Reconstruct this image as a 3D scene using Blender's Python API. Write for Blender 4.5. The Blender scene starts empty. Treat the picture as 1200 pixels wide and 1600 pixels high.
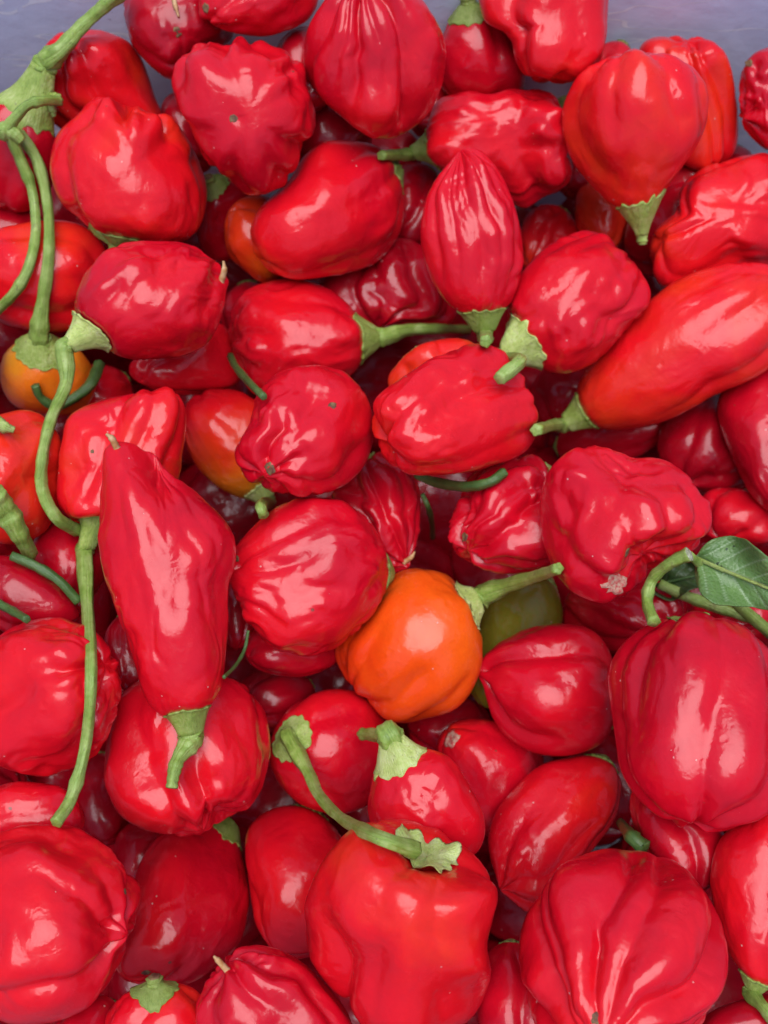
import bpy, math, random
import numpy as np
from mathutils import Vector, Matrix

# ------------------------------------------------------------------ camera, sky, sun, exposure
sc = bpy.context.scene
C = sc.collection
FPX = 1715.0                      # focal length in pixels of the 1200 x 1600 photograph
TILT = math.radians(20)
DIST = 0.33
cam_d = bpy.data.cameras.new('camera'); cam = bpy.data.objects.new('camera', cam_d); C.objects.link(cam)
CAM = np.array([0.0, -DIST*math.sin(TILT), DIST*math.cos(TILT)])
cam.location = CAM; cam.rotation_euler = (TILT, 0, 0)
cam_d.sensor_fit = 'VERTICAL'; cam_d.sensor_height = 24.0
cam_d.lens = 24.0*FPX/1600.0
cam_d.clip_start = 0.01; cam_d.clip_end = 100
cam_d.dof.use_dof = True; cam_d.dof.focus_distance = 0.302; cam_d.dof.aperture_fstop = 10.0
sc.camera = cam

w = bpy.data.worlds.new('World'); sc.world = w; w.use_nodes = True
nt = w.node_tree; bg = nt.nodes['Background']
sky = nt.nodes.new('ShaderNodeTexSky'); sky.sky_type = 'NISHITA'; sky.sun_disc = False
SUN_EL, SUN_AZ = math.radians(86), math.radians(185)
sky.sun_elevation = SUN_EL; sky.sun_rotation = SUN_AZ
sky.air_density = 1.0; sky.dust_density = 0.6; sky.ozone_density = 1.0
nt.links.new(sky.outputs[0], bg.inputs[0]); bg.inputs[1].default_value = 0.07
sun_d = bpy.data.lights.new('sun', 'SUN'); sun = bpy.data.objects.new('sun', sun_d); C.objects.link(sun)
sun_d.energy = 1.5; sun_d.angle = math.radians(54); sun_d.color = (1.0, 0.985, 1.0)
sd = Vector((math.sin(SUN_AZ)*math.cos(SUN_EL), math.cos(SUN_AZ)*math.cos(SUN_EL), math.sin(SUN_EL)))
sun.rotation_euler = sd.to_track_quat('Z', 'Y').to_euler(); sun.location = (0.2, 0.3, 1.0)
sc.view_settings.view_transform = 'Standard'; sc.view_settings.look = 'None'
sc.view_settings.gamma = 1.0; sc.view_settings.exposure = 1.15
sc.cycles.max_bounces = 6; sc.cycles.diffuse_bounces = 2; sc.cycles.glossy_bounces = 3

# ------------------------------------------------------------------ node helpers and materials
def mat(name):
    m = bpy.data.materials.new(name); m.use_nodes = True
    return m, m.node_tree, m.node_tree.nodes['Principled BSDF']
def N(nt, t, **kw):
    n = nt.nodes.new(t)
    for k, v in kw.items():
        if k in n.inputs.keys(): n.inputs[k].default_value = v
        else: setattr(n, k, v)
    return n
def ramp(nt, stops, fac):
    r = nt.nodes.new('ShaderNodeValToRGB'); e = r.color_ramp.elements
    while len(e) < len(stops): e.new(0.5)
    for k, (p, c) in enumerate(stops):
        e[k].position = p; e[k].color = (c[0], c[1], c[2], 1)
    nt.links.new(fac, r.inputs[0]); return r
def math_n(nt, op, a, b=None, c=None, clamp=False):
    n = nt.nodes.new('ShaderNodeMath'); n.operation = op; n.use_clamp = clamp
    for k, v in enumerate((a, b, c)):
        if v is None: continue
        if isinstance(v, (int, float)): n.inputs[k].default_value = v
        else: nt.links.new(v, n.inputs[k])
    return n.outputs[0]
def mixc(nt, fac, a, b):
    n = nt.nodes.new('ShaderNodeMix'); n.data_type = 'RGBA'
    for s, v in ((n.inputs[0], fac), (n.inputs[6], a), (n.inputs[7], b)):
        if isinstance(v, (int, float)): s.default_value = v
        elif isinstance(v, tuple): s.default_value = (*v, 1)
        else: nt.links.new(v, s)
    return n.outputs[2]

def skin_material(name, stops, rough=0.30, scale=1.0):
    m, nt, b = mat(name); L = nt.links
    tc = N(nt, 'ShaderNodeTexCoord'); oi = N(nt, 'ShaderNodeObjectInfo')
    va = nt.nodes.new('ShaderNodeVectorMath'); va.operation = 'ADD'
    L.new(tc.outputs['Object'], va.inputs[0]); L.new(oi.outputs['Random'], va.inputs[1])
    co = va.outputs[0]
    def noise(s, d=2.0, r=0.5, dist=0.0):
        n = N(nt, 'ShaderNodeTexNoise', Scale=s, Detail=d, Roughness=r, Distortion=dist); L.new(co, n.inputs['Vector']); return n.outputs[0]
    at = N(nt, 'ShaderNodeAttribute', attribute_name='warm')
    big = noise(45, 3, .55, .6)
    f = math_n(nt, 'MULTIPLY_ADD', math_n(nt, 'SUBTRACT', big, .5), .34, at.outputs['Fac'], True)
    r = ramp(nt, stops, f)
    # faint streaks and pores in the colour
    fine = noise(900, 2)
    col = mixc(nt, math_n(nt, 'MULTIPLY', fine, .25), r.outputs[0], (0.42, 0.004, 0.012))
    # sparse pale specks (dust, dried drops)
    v = N(nt, 'ShaderNodeTexVoronoi', Scale=330); L.new(co, v.inputs['Vector'])
    sel = noise(160, 1)
    sp = math_n(nt, 'MULTIPLY', math_n(nt, 'LESS_THAN', v.outputs['Distance'], .10), math_n(nt, 'GREATER_THAN', sel, .66))
    col = mixc(nt, math_n(nt, 'MULTIPLY', sp, .55), col, (.75, .45, .40))
    # rare corky spots
    v2 = N(nt, 'ShaderNodeTexVoronoi', Scale=95); L.new(co, v2.inputs['Vector'])
    sel2 = noise(70, 1)
    ck = math_n(nt, 'MULTIPLY', math_n(nt, 'LESS_THAN', v2.outputs['Distance'], .05), math_n(nt, 'GREATER_THAN', sel2, .62))
    col = mixc(nt, math_n(nt, 'MULTIPLY', ck, .8), col, (.16, .05, .03))
    L.new(col, b.inputs['Base Color'])
    b.inputs['Roughness'].default_value = rough
    b.inputs['Specular IOR Level'].default_value = .16
    b.inputs['Coat Weight'].default_value = .6
    b.inputs['Coat Roughness'].default_value = .05
    b.inputs['Subsurface Weight'].default_value = .06
    b.inputs['Subsurface Radius'].default_value = (1, .15, .08)
    b.inputs['Subsurface Scale'].default_value = .003
    rn = noise(60, 3, .6)
    L.new(math_n(nt, 'MULTIPLY_ADD', math_n(nt, 'SUBTRACT', noise(150, 4, .65), .36, None, True), .75, .05), b.inputs['Coat Roughness'])
    L.new(math_n(nt, 'MULTIPLY_ADD', rn, .20, rough-.10), b.inputs['Roughness'])
    # relief: soft undulation, orange peel, dents
    h = math_n(nt, 'MULTIPLY', noise(95, 2, .5, .8), .00030)
    h = math_n(nt, 'MULTIPLY_ADD', noise(300, 2, .5, .5), .00015, h)
    h = math_n(nt, 'MULTIPLY_ADD', noise(900, 2), .000035, h)
    h = math_n(nt, 'MULTIPLY_ADD', sp, .00008, h)
    # small round dents, here and there
    v3 = N(nt, 'ShaderNodeTexVoronoi', Scale=210); L.new(co, v3.inputs['Vector'])
    dent = math_n(nt, 'MULTIPLY', math_n(nt, 'SUBTRACT', 1.0, math_n(nt, 'MULTIPLY', v3.outputs['Distance'], 3.2), None, True), math_n(nt, 'GREATER_THAN', noise(85, 1), .60))
    h = math_n(nt, 'MULTIPLY_ADD', dent, -.00016, h)
    bp = N(nt, 'ShaderNodeBump', Strength=1.0, Distance=1.0); L.new(h, bp.inputs['Height'])
    L.new(bp.outputs[0], b.inputs['Normal'])
    L.new(bp.outputs[0], b.inputs['Coat Normal'])
    return m
RED = [(0.0, (.25, .0010, .008)), (.22, (.62, .003, .016)), (.42, (.78, .007, .012)), (.62, (.80, .05, .006)), (.80, (.82, .20, .008)), (1.0, (.72, .40, .03))]
M_red = skin_material('red_pepper_skin', RED)
M_orange = skin_material('orange_pepper_skin', [(0.0, (.62, .02, .006)), (.3, (.84, .055, .004)), (.6, (.92, .13, .006)), (1.0, (.88, .30, .01))])
M_green = skin_material('green_pepper_skin', [(0.0, (.05, .07, .006)), (.5, (.11, .14, .010)), (1.0, (.18, .21, .015))])

def green_material(name, c1, c2, c3, bump=.0002, rough=.42):
    m, nt, b = mat(name); L = nt.links
    tc = N(nt, 'ShaderNodeTexCoord')
    at = N(nt, 'ShaderNodeAttribute', attribute_name='along')
    n1 = N(nt, 'ShaderNodeTexNoise', Scale=170, Detail=4, Roughness=.65); L.new(tc.outputs['Object'], n1.inputs['Vector'])
    n2 = N(nt, 'ShaderNodeTexNoise', Scale=700, Detail=3, Roughness=.6); L.new(tc.outputs['Object'], n2.inputs['Vector'])
    # lengthwise fibres from the around-the-stem attribute
    ar = N(nt, 'ShaderNodeAttribute', attribute_name='around')
    cmb = N(nt, 'ShaderNodeCombineXYZ'); L.new(math_n(nt, 'MULTIPLY', ar.outputs['Fac'], 14.0), cmb.inputs[0]); L.new(math_n(nt, 'MULTIPLY', at.outputs['Fac'], 2.0), cmb.inputs[1])
    n3 = N(nt, 'ShaderNodeTexNoise', Scale=1.0, Detail=4, Roughness=.7); L.new(cmb.outputs[0], n3.inputs['Vector'])
    f = math_n(nt, 'ADD', math_n(nt, 'MULTIPLY', n1.outputs[0], .6), math_n(nt, 'MULTIPLY', n3.outputs[0], .55), None, True)
    r = ramp(nt, [(.30, c1), (.55, c2), (.82, c3)], f)
    col = mixc(nt, math_n(nt, 'MULTIPLY', math_n(nt, 'GREATER_THAN', n2.outputs[0], .66), .45), r.outputs[0], (.10, .09, .03))
    nb = N(nt, 'ShaderNodeTexNoise', Scale=90, Detail=5, Roughness=.75); L.new(tc.outputs['Object'], nb.inputs['Vector'])
    col = mixc(nt, math_n(nt, 'MULTIPLY', math_n(nt, 'SUBTRACT', nb.outputs[0], .60, None, True), 6.0, None, True), col, (.15, .10, .035))
    L.new(col, b.inputs['Base Color'])
    b.inputs['Roughness'].default_value = rough
    b.inputs['Subsurface Weight'].default_value = .15
    b.inputs['Subsurface Radius'].default_value = (.5, 1, .2); b.inputs['Subsurface Scale'].default_value = .001
    h = math_n(nt, 'MULTIPLY', n3.outputs[0], bump); h = math_n(nt, 'MULTIPLY_ADD', n2.outputs[0], bump*.5, h)
    bp = N(nt, 'ShaderNodeBump', Strength=1.0, Distance=1.0); L.new(h, bp.inputs['Height']); L.new(bp.outputs[0], b.inputs['Normal'])
    return m
M_calyx = green_material('calyx_green', (.12, .21, .025), (.32, .43, .08), (.58, .64, .26), .0006)
M_calyx_dark = green_material('calyx_dark_green', (.10, .16, .02), (.24, .32, .06), (.40, .46, .15), .0004)
M_stem = green_material('stalk_green', (.08, .15, .015), (.24, .36, .06), (.48, .57, .20), .0004)
M_calyx_pale = green_material('calyx_pale_green', (.24, .33, .05), (.50, .60, .16), (.74, .78, .40), .0006)
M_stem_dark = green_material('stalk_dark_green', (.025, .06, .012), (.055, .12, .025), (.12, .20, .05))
def plain(name, col, rough=.6, col2=None, scale=600):
    m, nt, b = mat(name)
    tc = N(nt, 'ShaderNodeTexCoord'); n = N(nt, 'ShaderNodeTexNoise', Scale=scale, Detail=3); nt.links.new(tc.outputs['Object'], n.inputs['Vector'])
    nt.links.new(ramp(nt, [(.35, col), (.65, col2 or tuple(c*.6 for c in col))], n.outputs[0]).outputs[0], b.inputs['Base Color'])
    b.inputs['Roughness'].default_value = rough
    bp = N(nt, 'ShaderNodeBump', Strength=1.0, Distance=.0002); nt.links.new(n.outputs[0], bp.inputs['Height']); nt.links.new(bp.outputs[0], b.inputs['Normal'])
    return m
M_scar = plain('corky_scar', (.22, .13, .05), .7, (.10, .03, .015))
M_straw = plain('dry_straw', (.62, .40, .20), .6, (.45, .22, .07))
M_cut = plain('cut_pith', (.50, .50, .36), .7, (.22, .24, .12), 1500)
M_cork = plain('pale_cork', (.52, .34, .24), .85, (.46, .05, .05), 900)

def crate_material():
    m, nt, b = mat('blue_grey_plastic'); L = nt.links
    tc = N(nt, 'ShaderNodeTexCoord'); co = tc.outputs['Object']
    def noise(s, d=3, r=.5, dist=0.):
        n = N(nt, 'ShaderNodeTexNoise', Scale=s, Detail=d, Roughness=r, Distortion=dist); L.new(co, n.inputs['Vector']); return n.outputs[0]
    base = ramp(nt, [(.3, (.58, .62, .80)), (.7, (.66, .70, .87))], noise(22, 4))
    # scratches: narrow level lines of stretched noise
    mp = N(nt, 'ShaderNodeMapping'); mp.inputs['Scale'].default_value = (14, 14, 60); mp.inputs['Rotation'].default_value = (0, .25, 0); L.new(co, mp.inputs[0])
    ns = N(nt, 'ShaderNodeTexNoise', Scale=1.0, Detail=2, Distortion=.5); L.new(mp.outputs[0], ns.inputs['Vector'])
    line = math_n(nt, 'LESS_THAN', math_n(nt, 'ABSOLUTE', math_n(nt, 'SUBTRACT', ns.outputs[0], .5)), .010)
    gate = math_n(nt, 'GREATER_THAN', noise(45, 2), .42)
    scr = math_n(nt, 'MULTIPLY', line, gate)
    dirt = math_n(nt, 'GREATER_THAN', noise(260, 3, .7), .72)
    col = mixc(nt, math_n(nt, 'MULTIPLY', scr, .6), base.outputs[0], (.88, .9, .95))
    col = mixc(nt, math_n(nt, 'MULTIPLY', dirt, .4), col, (.10, .10, .15))
    L.new(col, b.inputs['Base Color']); b.inputs['Roughness'].default_value = .42
    h = math_n(nt, 'MULTIPLY_ADD', scr, .0003, math_n(nt, 'MULTIPLY', noise(120, 3), .0004))
    bp = N(nt, 'ShaderNodeBump', Strength=1.0, Distance=1.0); L.new(h, bp.inputs['Height']); L.new(bp.outputs[0], b.inputs['Normal'])
    return m
M_crate = crate_material()

def leaf_material(name, dark):
    m, nt, b = mat(name); L = nt.links
    tc = N(nt, 'ShaderNodeTexCoord')
    v = N(nt, 'ShaderNodeAttribute', attribute_name='vein')
    n = N(nt, 'ShaderNodeTexNoise', Scale=120, Detail=4, Roughness=.6); L.new(tc.outputs['Object'], n.inputs['Vector'])
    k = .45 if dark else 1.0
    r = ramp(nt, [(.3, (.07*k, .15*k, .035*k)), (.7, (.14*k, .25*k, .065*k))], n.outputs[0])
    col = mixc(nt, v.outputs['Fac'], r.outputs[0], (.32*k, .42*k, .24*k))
    vo = N(nt, 'ShaderNodeTexVoronoi', Scale=700, feature='DISTANCE_TO_EDGE'); L.new(tc.outputs['Object'], vo.inputs['Vector'])
    col = mixc(nt, math_n(nt, 'MULTIPLY', math_n(nt, 'LESS_THAN', vo.outputs['Distance'], .06), .25), col, (.2*k, .28*k, .13*k))
    n5 = N(nt, 'ShaderNodeTexNoise', Scale=210, Detail=2); L.new(tc.outputs['Object'], n5.inputs['Vector'])
    col = mixc(nt, math_n(nt, 'MULTIPLY', math_n(nt, 'GREATER_THAN', n5.outputs[0], .72), .8), col, (.02, .03, .02))
    L.new(col, b.inputs['Base Color']); b.inputs['Roughness'].default_value = .42
    h = math_n(nt, 'MULTIPLY', vo.outputs['Distance'], .0003); h = math_n(nt, 'MULTIPLY_ADD', n.outputs[0], .0006, h)
    bp = N(nt, 'ShaderNodeBump', Strength=1.0, Distance=1.0); L.new(h, bp.inputs['Height']); L.new(bp.outputs[0], b.inputs['Normal'])
    return m
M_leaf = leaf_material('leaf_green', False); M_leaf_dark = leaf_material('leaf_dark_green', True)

# ------------------------------------------------------------------ geometry helpers
def ray(px, py):
    """unit direction from the lens through a point of the photograph"""
    x, y = (px-600)/FPX, -(py-800)/FPX
    ct, st = math.cos(TILT), math.sin(TILT)
    d = np.array([x, y*ct + st, y*st - ct])
    return d/np.linalg.norm(d)
def project(P):
    ct, st = math.cos(TILT), math.sin(TILT)
    Q = P - CAM
    dz = -(-Q[..., 1]*st + Q[..., 2]*ct)
    up = Q[..., 1]*ct + Q[..., 2]*st
    return 600 + FPX*Q[..., 0]/dz, 800 - FPX*up/dz
def plane_dist(px, py, z):
    r = ray(px, py); return (z-CAM[2])/r[2]

_perm = np.random.RandomState(7).permutation(256); _perm = np.concatenate([_perm]*3)
_g = np.random.RandomState(3).randn(256, 3); _g /= np.linalg.norm(_g, axis=1)[:, None]
def noise3(p):
    i = np.floor(p).astype(int); f = p-i; i &= 255
    u = f*f*f*(f*(f*6-15)+10); out = 0
    for dx in (0, 1):
        for dy in (0, 1):
            for dz in (0, 1):
                h = _perm[_perm[_perm[(i[..., 0]+dx) & 255]+((i[..., 1]+dy) & 255)]+((i[..., 2]+dz) & 255)]
                g = _g[h]; d = f-np.array([dx, dy, dz])
                w_ = (u[..., 0] if dx else 1-u[..., 0])*(u[..., 1] if dy else 1-u[..., 1])*(u[..., 2] if dz else 1-u[..., 2])
                out = out + w_*(g*d).sum(-1)
    return out*1.6
def sstep(a, b, x):
    t = np.clip((x-a)/(b-a), 0, 1); return t*t*(3-2*t)
def catmull(pts, n, closed=False):
    P = np.array(pts, float)
    if closed: Q = np.vstack([P[-1], P, P[0], P[1]]); m = len(P)
    else: Q = np.vstack([2*P[0]-P[1], P, 2*P[-1]-P[-2]]); m = len(P)-1
    t = np.linspace(0, m, n, endpoint=not closed); k = np.minimum(t.astype(int), m-1); f = (t-k)[:, None]
    a, b, c, d = Q[k], Q[k+1], Q[k+2], Q[k+3]
    return .5*((2*b)+(-a+c)*f+(2*a-5*b+4*c-d)*f**2+(-a+3*b-3*c+d)*f**3)

PROFILES = {   # stem end first: (radius, height), width 1, height 1
 'round':  [(0, .44), (.10, .47), (.25, .45), (.40, .30), (.49, .06), (.48, -.15), (.38, -.34), (.22, -.45), (.08, -.49), (0, -.49)],
 'bonnet': [(0, .38), (.10, .43), (.26, .47), (.41, .37), (.49, .18), (.48, -.05), (.42, -.25), (.30, -.40), (.15, -.47), (.05, -.46), (0, -.45)],
 'block':  [(0, .36), (.10, .43), (.25, .48), (.42, .42), (.48, .20), (.46, -.08), (.46, -.28), (.38, -.44), (.22, -.49), (.08, -.46), (0, -.43)],
 'heart':  [(0, .48), (.13, .49), (.22, .43), (.31, .28), (.42, .07), (.49, -.15), (.47, -.33), (.36, -.45), (.18, -.49), (.06, -.46), (0, -.45)],
 'tear':   [(0, .46), (.13, .48), (.30, .42), (.44, .24), (.49, .02), (.42, -.20), (.28, -.36), (.13, -.46), (.04, -.50), (0, -.50)],
 'long':   [(0, .47), (.14, .49), (.27, .46), (.39, .34), (.46, .15), (.49, -.05), (.42, -.24), (.26, -.38), (.10, -.47), (.03, -.50), (0, -.50)],
 'egg':    [(0, .46), (.12, .48), (.28, .44), (.42, .28), (.49, .05), (.47, -.18), (.37, -.36), (.22, -.46), (.08, -.495), (0, -.50)],
}

def body_grid(prof, L, W, T, grooves, seed, nu, nt_, wr, lump, gw, twist, sharp=.33):
    """a pepper body in its own frame: z towards the stem, x towards the viewer; sizes in pixels"""
    rs = np.random.RandomState(seed)
    c = catmull(PROFILES[prof], 400)
    s = np.concatenate([[0], np.cumsum(np.hypot(*np.diff(c, axis=0).T))]); s /= s[-1]
    u = np.linspace(0, 1, nu)
    # denser rings near both ends
    u = u + .035*np.sin(2*np.pi*u)*-1
    R = np.interp(u, s, c[:, 0]).clip(0); Z = np.interp(u, s, c[:, 1])
    th = np.linspace(0, 2*np.pi, nt_, endpoint=False)
    U, TH = np.meshgrid(u, th, indexing='ij')
    P = np.stack([R[:, None]*np.cos(TH), R[:, None]*np.sin(TH), np.repeat(Z[:, None], nt_, 1)], -1)
    off = rs.rand(3)*100
    size = np.array([T, W, L]); m = (T+W+L)/3
    Q = P*size                                   # pixels
    # normal of the smooth body
    dR = np.gradient(R*(W+T)/2, u); dZ = np.gradient(Z*L, u)
    ln = np.hypot(dR, dZ)+1e-9
    nr = (-dZ/ln)[:, None]; nz = (dR/ln)[:, None]
    Nn = np.stack([nr*np.cos(TH), nr*np.sin(TH), np.repeat(nz, nt_, 1)], -1)
    Wm = (W+T)/2
    fade = sstep(0.0, .13, np.repeat(R[:, None], nt_, 1))
    d = np.zeros_like(U)
    wob = noise3(np.stack([U*3+off[0], TH*0+1.5, TH*0], -1))*.35
    wob2 = noise3(np.stack([np.cos(TH)*1.3+off[1], np.sin(TH)*1.3, U*2.5], -1))*.25
    for (ta, dep, ua, ub) in grooves:
        x = (TH - math.radians(ta) - twist*(U-.5) - wob - wob2 + np.pi) % (2*np.pi) - np.pi
        env = sstep(ua-.02, ua+.16, U)*(1-sstep(ub-.22, ub+.02, U)) if ub < 1 else sstep(ua-.02, ua+.2, U)
        if ua <= 0: env = (1-sstep(ub-.35, ub+.02, U)) if ub < 1 else 1+0*U
        g = 1.12*((1-sharp)*np.exp(-(x/(gw*2.0))**2)+sharp*np.exp(-np.sqrt(x*x+.0018)/(gw*.6)))
        d -= dep*env*g
    q = Q/m
    dz = noise3(q*np.array([1.7, 1.7, 1.3])+off)*lump + noise3(q*np.array([4.2, 4.2, 2.8])+off+9)*lump*.34
    warp = noise3(q*3+off+20)[..., None]*np.array([.25, .25, .1])
    b = np.abs(noise3((q+warp)*np.array([5.5, 5.5, 2.0])+off+31))
    b2 = np.abs(noise3((q+warp)*np.array([11, 11, 4.5])+off+47))
    gate = sstep(-.15, .35, noise3(q*2.0+off+60))
    d += dz + 1.3*wr*(.034*b*(.35+.65*gate) + .017*b2*gate + .030*noise3(q*np.array([6.5, 6.5, 5])+off+75)*gate)
    d = d*fade*Wm
    Q = Q + Nn*d[..., None]
    return Q, u, U, TH

def mesh_from_grid(name, V, attrs=None, close='poles'):
    nu, nt_ = V.shape[:2]
    if close == 'poles':
        verts = np.vstack([V[0].mean(0)[None], V[1:-1].reshape(-1, 3), V[-1].mean(0)[None]])
        n = nu-2; idx = 1+np.arange(n*nt_).reshape(n, nt_); nx = np.roll(idx, -1, 1)
        quads = np.stack([idx[:-1], idx[1:], nx[1:], nx[:-1]], -1).reshape(-1, 4)
        t0 = np.stack([np.zeros(nt_, int), idx[0], nx[0]], -1)
        t1 = np.stack([np.full(nt_, len(verts)-1), nx[-1], idx[-1]], -1)
        faces = quads.tolist()+t0.tolist()+t1.tolist()
        if attrs: attrs = {k: np.concatenate([[a[0].mean()], a[1:-1].ravel(), [a[-1].mean()]]) for k, a in attrs.items()}
    else:                                         # tube or sheet
        verts = V.reshape(-1, 3); idx = np.arange(nu*nt_).reshape(nu, nt_)
        if close == 'tube': nx = np.roll(idx, -1, 1); i0, i1 = idx, nx
        else: i0, i1 = idx[:, :-1], idx[:, 1:]
        faces = np.stack([i0[:-1], i0[1:], i1[1:], i1[:-1]], -1).reshape(-1, 4).tolist()
        if attrs: attrs = {k: a.ravel() for k, a in attrs.items()}
    me = bpy.data.meshes.new(name); me.from_pydata(verts.tolist(), [], faces)
    me.polygons.foreach_set('use_smooth', np.ones(len(me.polygons), bool))
    for k, a in (attrs or {}).items():
        at = me.attributes.new(k, 'FLOAT', 'POINT'); at.data.foreach_set('value', np.ascontiguousarray(a, dtype=np.float32))
    me.update(); return me
def link(name, me, material, parent=None):
    if len(me.materials) == 0: me.materials.append(material)
    o = bpy.data.objects.new(name, me); C.objects.link(o)
    if parent: o.parent = parent
    return o
def tag(o, label, cat, group=None, kind=None):
    if label: o['label'] = label
    if cat: o['category'] = cat
    if group: o['group'] = group
    if kind: o['kind'] = kind
    return o
def empty(name, loc, M=None):
    o = bpy.data.objects.new(name, None); C.objects.link(o); o.empty_display_size = .01
    o.location = loc
    if M is not None: o.rotation_euler = Matrix(M.tolist()).to_euler()
    return o

def tube(name, pts, radii, material, parent=None, inv=None, ring=12, ribs=0.10, flare=0.0, cut=None, seed=0):
    """round stalk along 3D points (metres); cut: material of the severed end face"""
    P = np.array(pts, float)
    n = max(12, len(P)*8); S = catmull(P, n); rr = np.interp(np.linspace(0, 1, n), np.linspace(0, 1, len(radii)), radii)
    T = np.gradient(S, axis=0); T /= np.linalg.norm(T, axis=1)[:, None]
    a = np.array([0, 0, 1.]) if abs(T[0][2]) < .9 else np.array([1., 0, 0])
    X = np.cross(T[0], a); X /= np.linalg.norm(X); th = np.linspace(0, 2*np.pi, ring, endpoint=False)
    rings = []
    off = np.random.RandomState(abs(seed)+5).rand(3)*50
    for k in range(n):
        X = X - T[k]*X.dot(T[k]); X /= np.linalg.norm(X); Y = np.cross(T[k], X)
        wob = 1 + .13*noise3(np.array([k*.35, 0, 0])+off) + .16*np.exp(-((k % 29-14)/1.6)**2)*(k > 8)
        X = X*math.cos(.03)+Y*math.sin(.03)
        r = rr[k]*wob*(1+(ribs+.05)*np.cos(5*th)+.05*noise3(np.stack([np.cos(th)*2, np.sin(th)*2, th*0+k*.5], -1)+off)) * (1+flare*sstep(n-5, n-1, k))
        rings.append(S[k] + r[:, None]*(np.cos(th)[:, None]*X+np.sin(th)[:, None]*Y))
    # rounded start, slightly domed end
    r0 = S[0]+(rings[0]-S[0])*.02; rE = S[-1]+(rings[-1]-S[-1])*.75+T[-1]*rr[-1]*.15; rF = S[-1]+(rings[-1]-S[-1])*.02+T[-1]*rr[-1]*.18
    V = np.array([r0]+rings+[rE, rF])
    if inv is not None: V = (V-inv[0]) @ inv[1]
    al = np.repeat(np.linspace(0, 1, len(V))[:, None]*n/8, ring, 1)
    thn = np.repeat(th[None], len(V), 0)
    me = mesh_from_grid(name, V, {'along': al, 'around': np.cos(thn)*.5+.5*np.sin(thn)}, 'tube')
    me.materials.append(material)
    if cut is not None:
        me.materials.append(cut); nf = len(me.polygons); mi = np.zeros(nf, int); mi[-2*ring:] = 1
        me.polygons.foreach_set('material_index', mi)
    return link(name, me, material, parent)

# ------------------------------------------------------------------ the crate
def box_mesh(name, corners_in, corners_out):
    """a wall slab between four inner and four outer corner points"""
    v = corners_in+corners_out
    f = [(0, 1, 2, 3), (7, 6, 5, 4), (0, 4, 5, 1), (1, 5, 6, 2), (2, 6, 7, 3), (3, 7, 4, 0)]
    me = bpy.data.meshes.new(name); me.from_pydata(v, [], f); me.update(); return me
CX, CY0, CY1, CB, CT, SL = .175, -.205, .190, -.215, .125, .09     # half width, near, far, bottom, rim (raised to shade the heap), slope
crate = empty('crate', (0, 0, CB))
tag(crate, 'blue-grey scratched plastic crate holding the whole heap of peppers', 'crate')
crate_pts = {}
def cw(name, inner, outward, t=.004):
    loc = Vector((0, 0, CB))
    ins = [Vector(p)-loc for p in inner]; outs = [p+Vector(outward)*t for p in ins]
    o = link(name, box_mesh(name, [tuple(p) for p in ins], [tuple(p) for p in outs]), M_crate, crate)
    bv = o.modifiers.new('bevel', 'BEVEL'); bv.width = .0012; bv.segments = 2
def sl(z): return SL*(z-0.0)
def wall_y(z): return CY1+sl(z)
for (xa, ya), (xb, yb), out in (((-1, 1), (1, 1), (0, 1, 0)), ((1, 1), (1, -1), (1, 0, 0)), ((1, -1), (-1, -1), (0, -1, 0)), ((-1, -1), (-1, 1), (-1, 0, 0))):
    def pt(sx, sy, z):
        y = CY1+sl(z) if sy > 0 else CY0-sl(z)
        return (sx*(CX+sl(z)), y, z)
    inner = [pt(xa, ya, CB), pt(xb, yb, CB), pt(xb, yb, CT), pt(xa, ya, CT)]
    # pull side walls in a hair so they butt against the long ones
    cw('side_wall', inner, out)
    rim = [pt(xa, ya, CT+.0015), pt(xb, yb, CT+.0015), pt(xb, yb, CT+.010), pt(xa, ya, CT+.010)]
    o3 = Vector(out); rim = [tuple(Vector(p)) for p in rim]
    cw('rim', rim, out, .012)
z0 = CB
fl = [(-CX-sl(z0)+.0, CY0-sl(z0), z0), (CX+sl(z0), CY0-sl(z0), z0), (CX+sl(z0), CY1+sl(z0), z0), (-CX-sl(z0), CY1+sl(z0), z0)]
cw('base', [(p[0], p[1], z0+.001) for p in fl], (0, 0, -1), .004)
gm, gnt, gb = mat('ground_concrete'); gtc = N(gnt, 'ShaderNodeTexCoord'); gn = N(gnt, 'ShaderNodeTexNoise', Scale=9, Detail=8); gnt.links.new(gtc.outputs['Object'], gn.inputs['Vector'])
gnt.links.new(ramp(gnt, [(.3, (.20, .19, .18)), (.7, (.32, .31, .29))], gn.outputs[0]).outputs[0], gb.inputs['Base Color']); gb.inputs['Roughness'].default_value = .9
gme = bpy.data.meshes.new('ground'); gme.from_pydata([(-40, -40, 0), (40, -40, 0), (40, 40, 0), (-40, 40, 0)], [], [(0, 1, 2, 3)])
g_o = link('ground', gme, gm); g_o.location = (0, 0, CB-.0045); g_o['kind'] = 'structure'

# ------------------------------------------------------------------ the peppers, one line each
# name key, layer, outline in the photograph, stem direction in the picture, its lean towards the viewer, profile, label, options
PEP = []
def P(key, lay, out, a, e, prof, label, **o): PEP.append(dict(key=key, lay=lay, out=np.array(out, float), a=a, e=e, prof=prof, label=label, **o))

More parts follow.
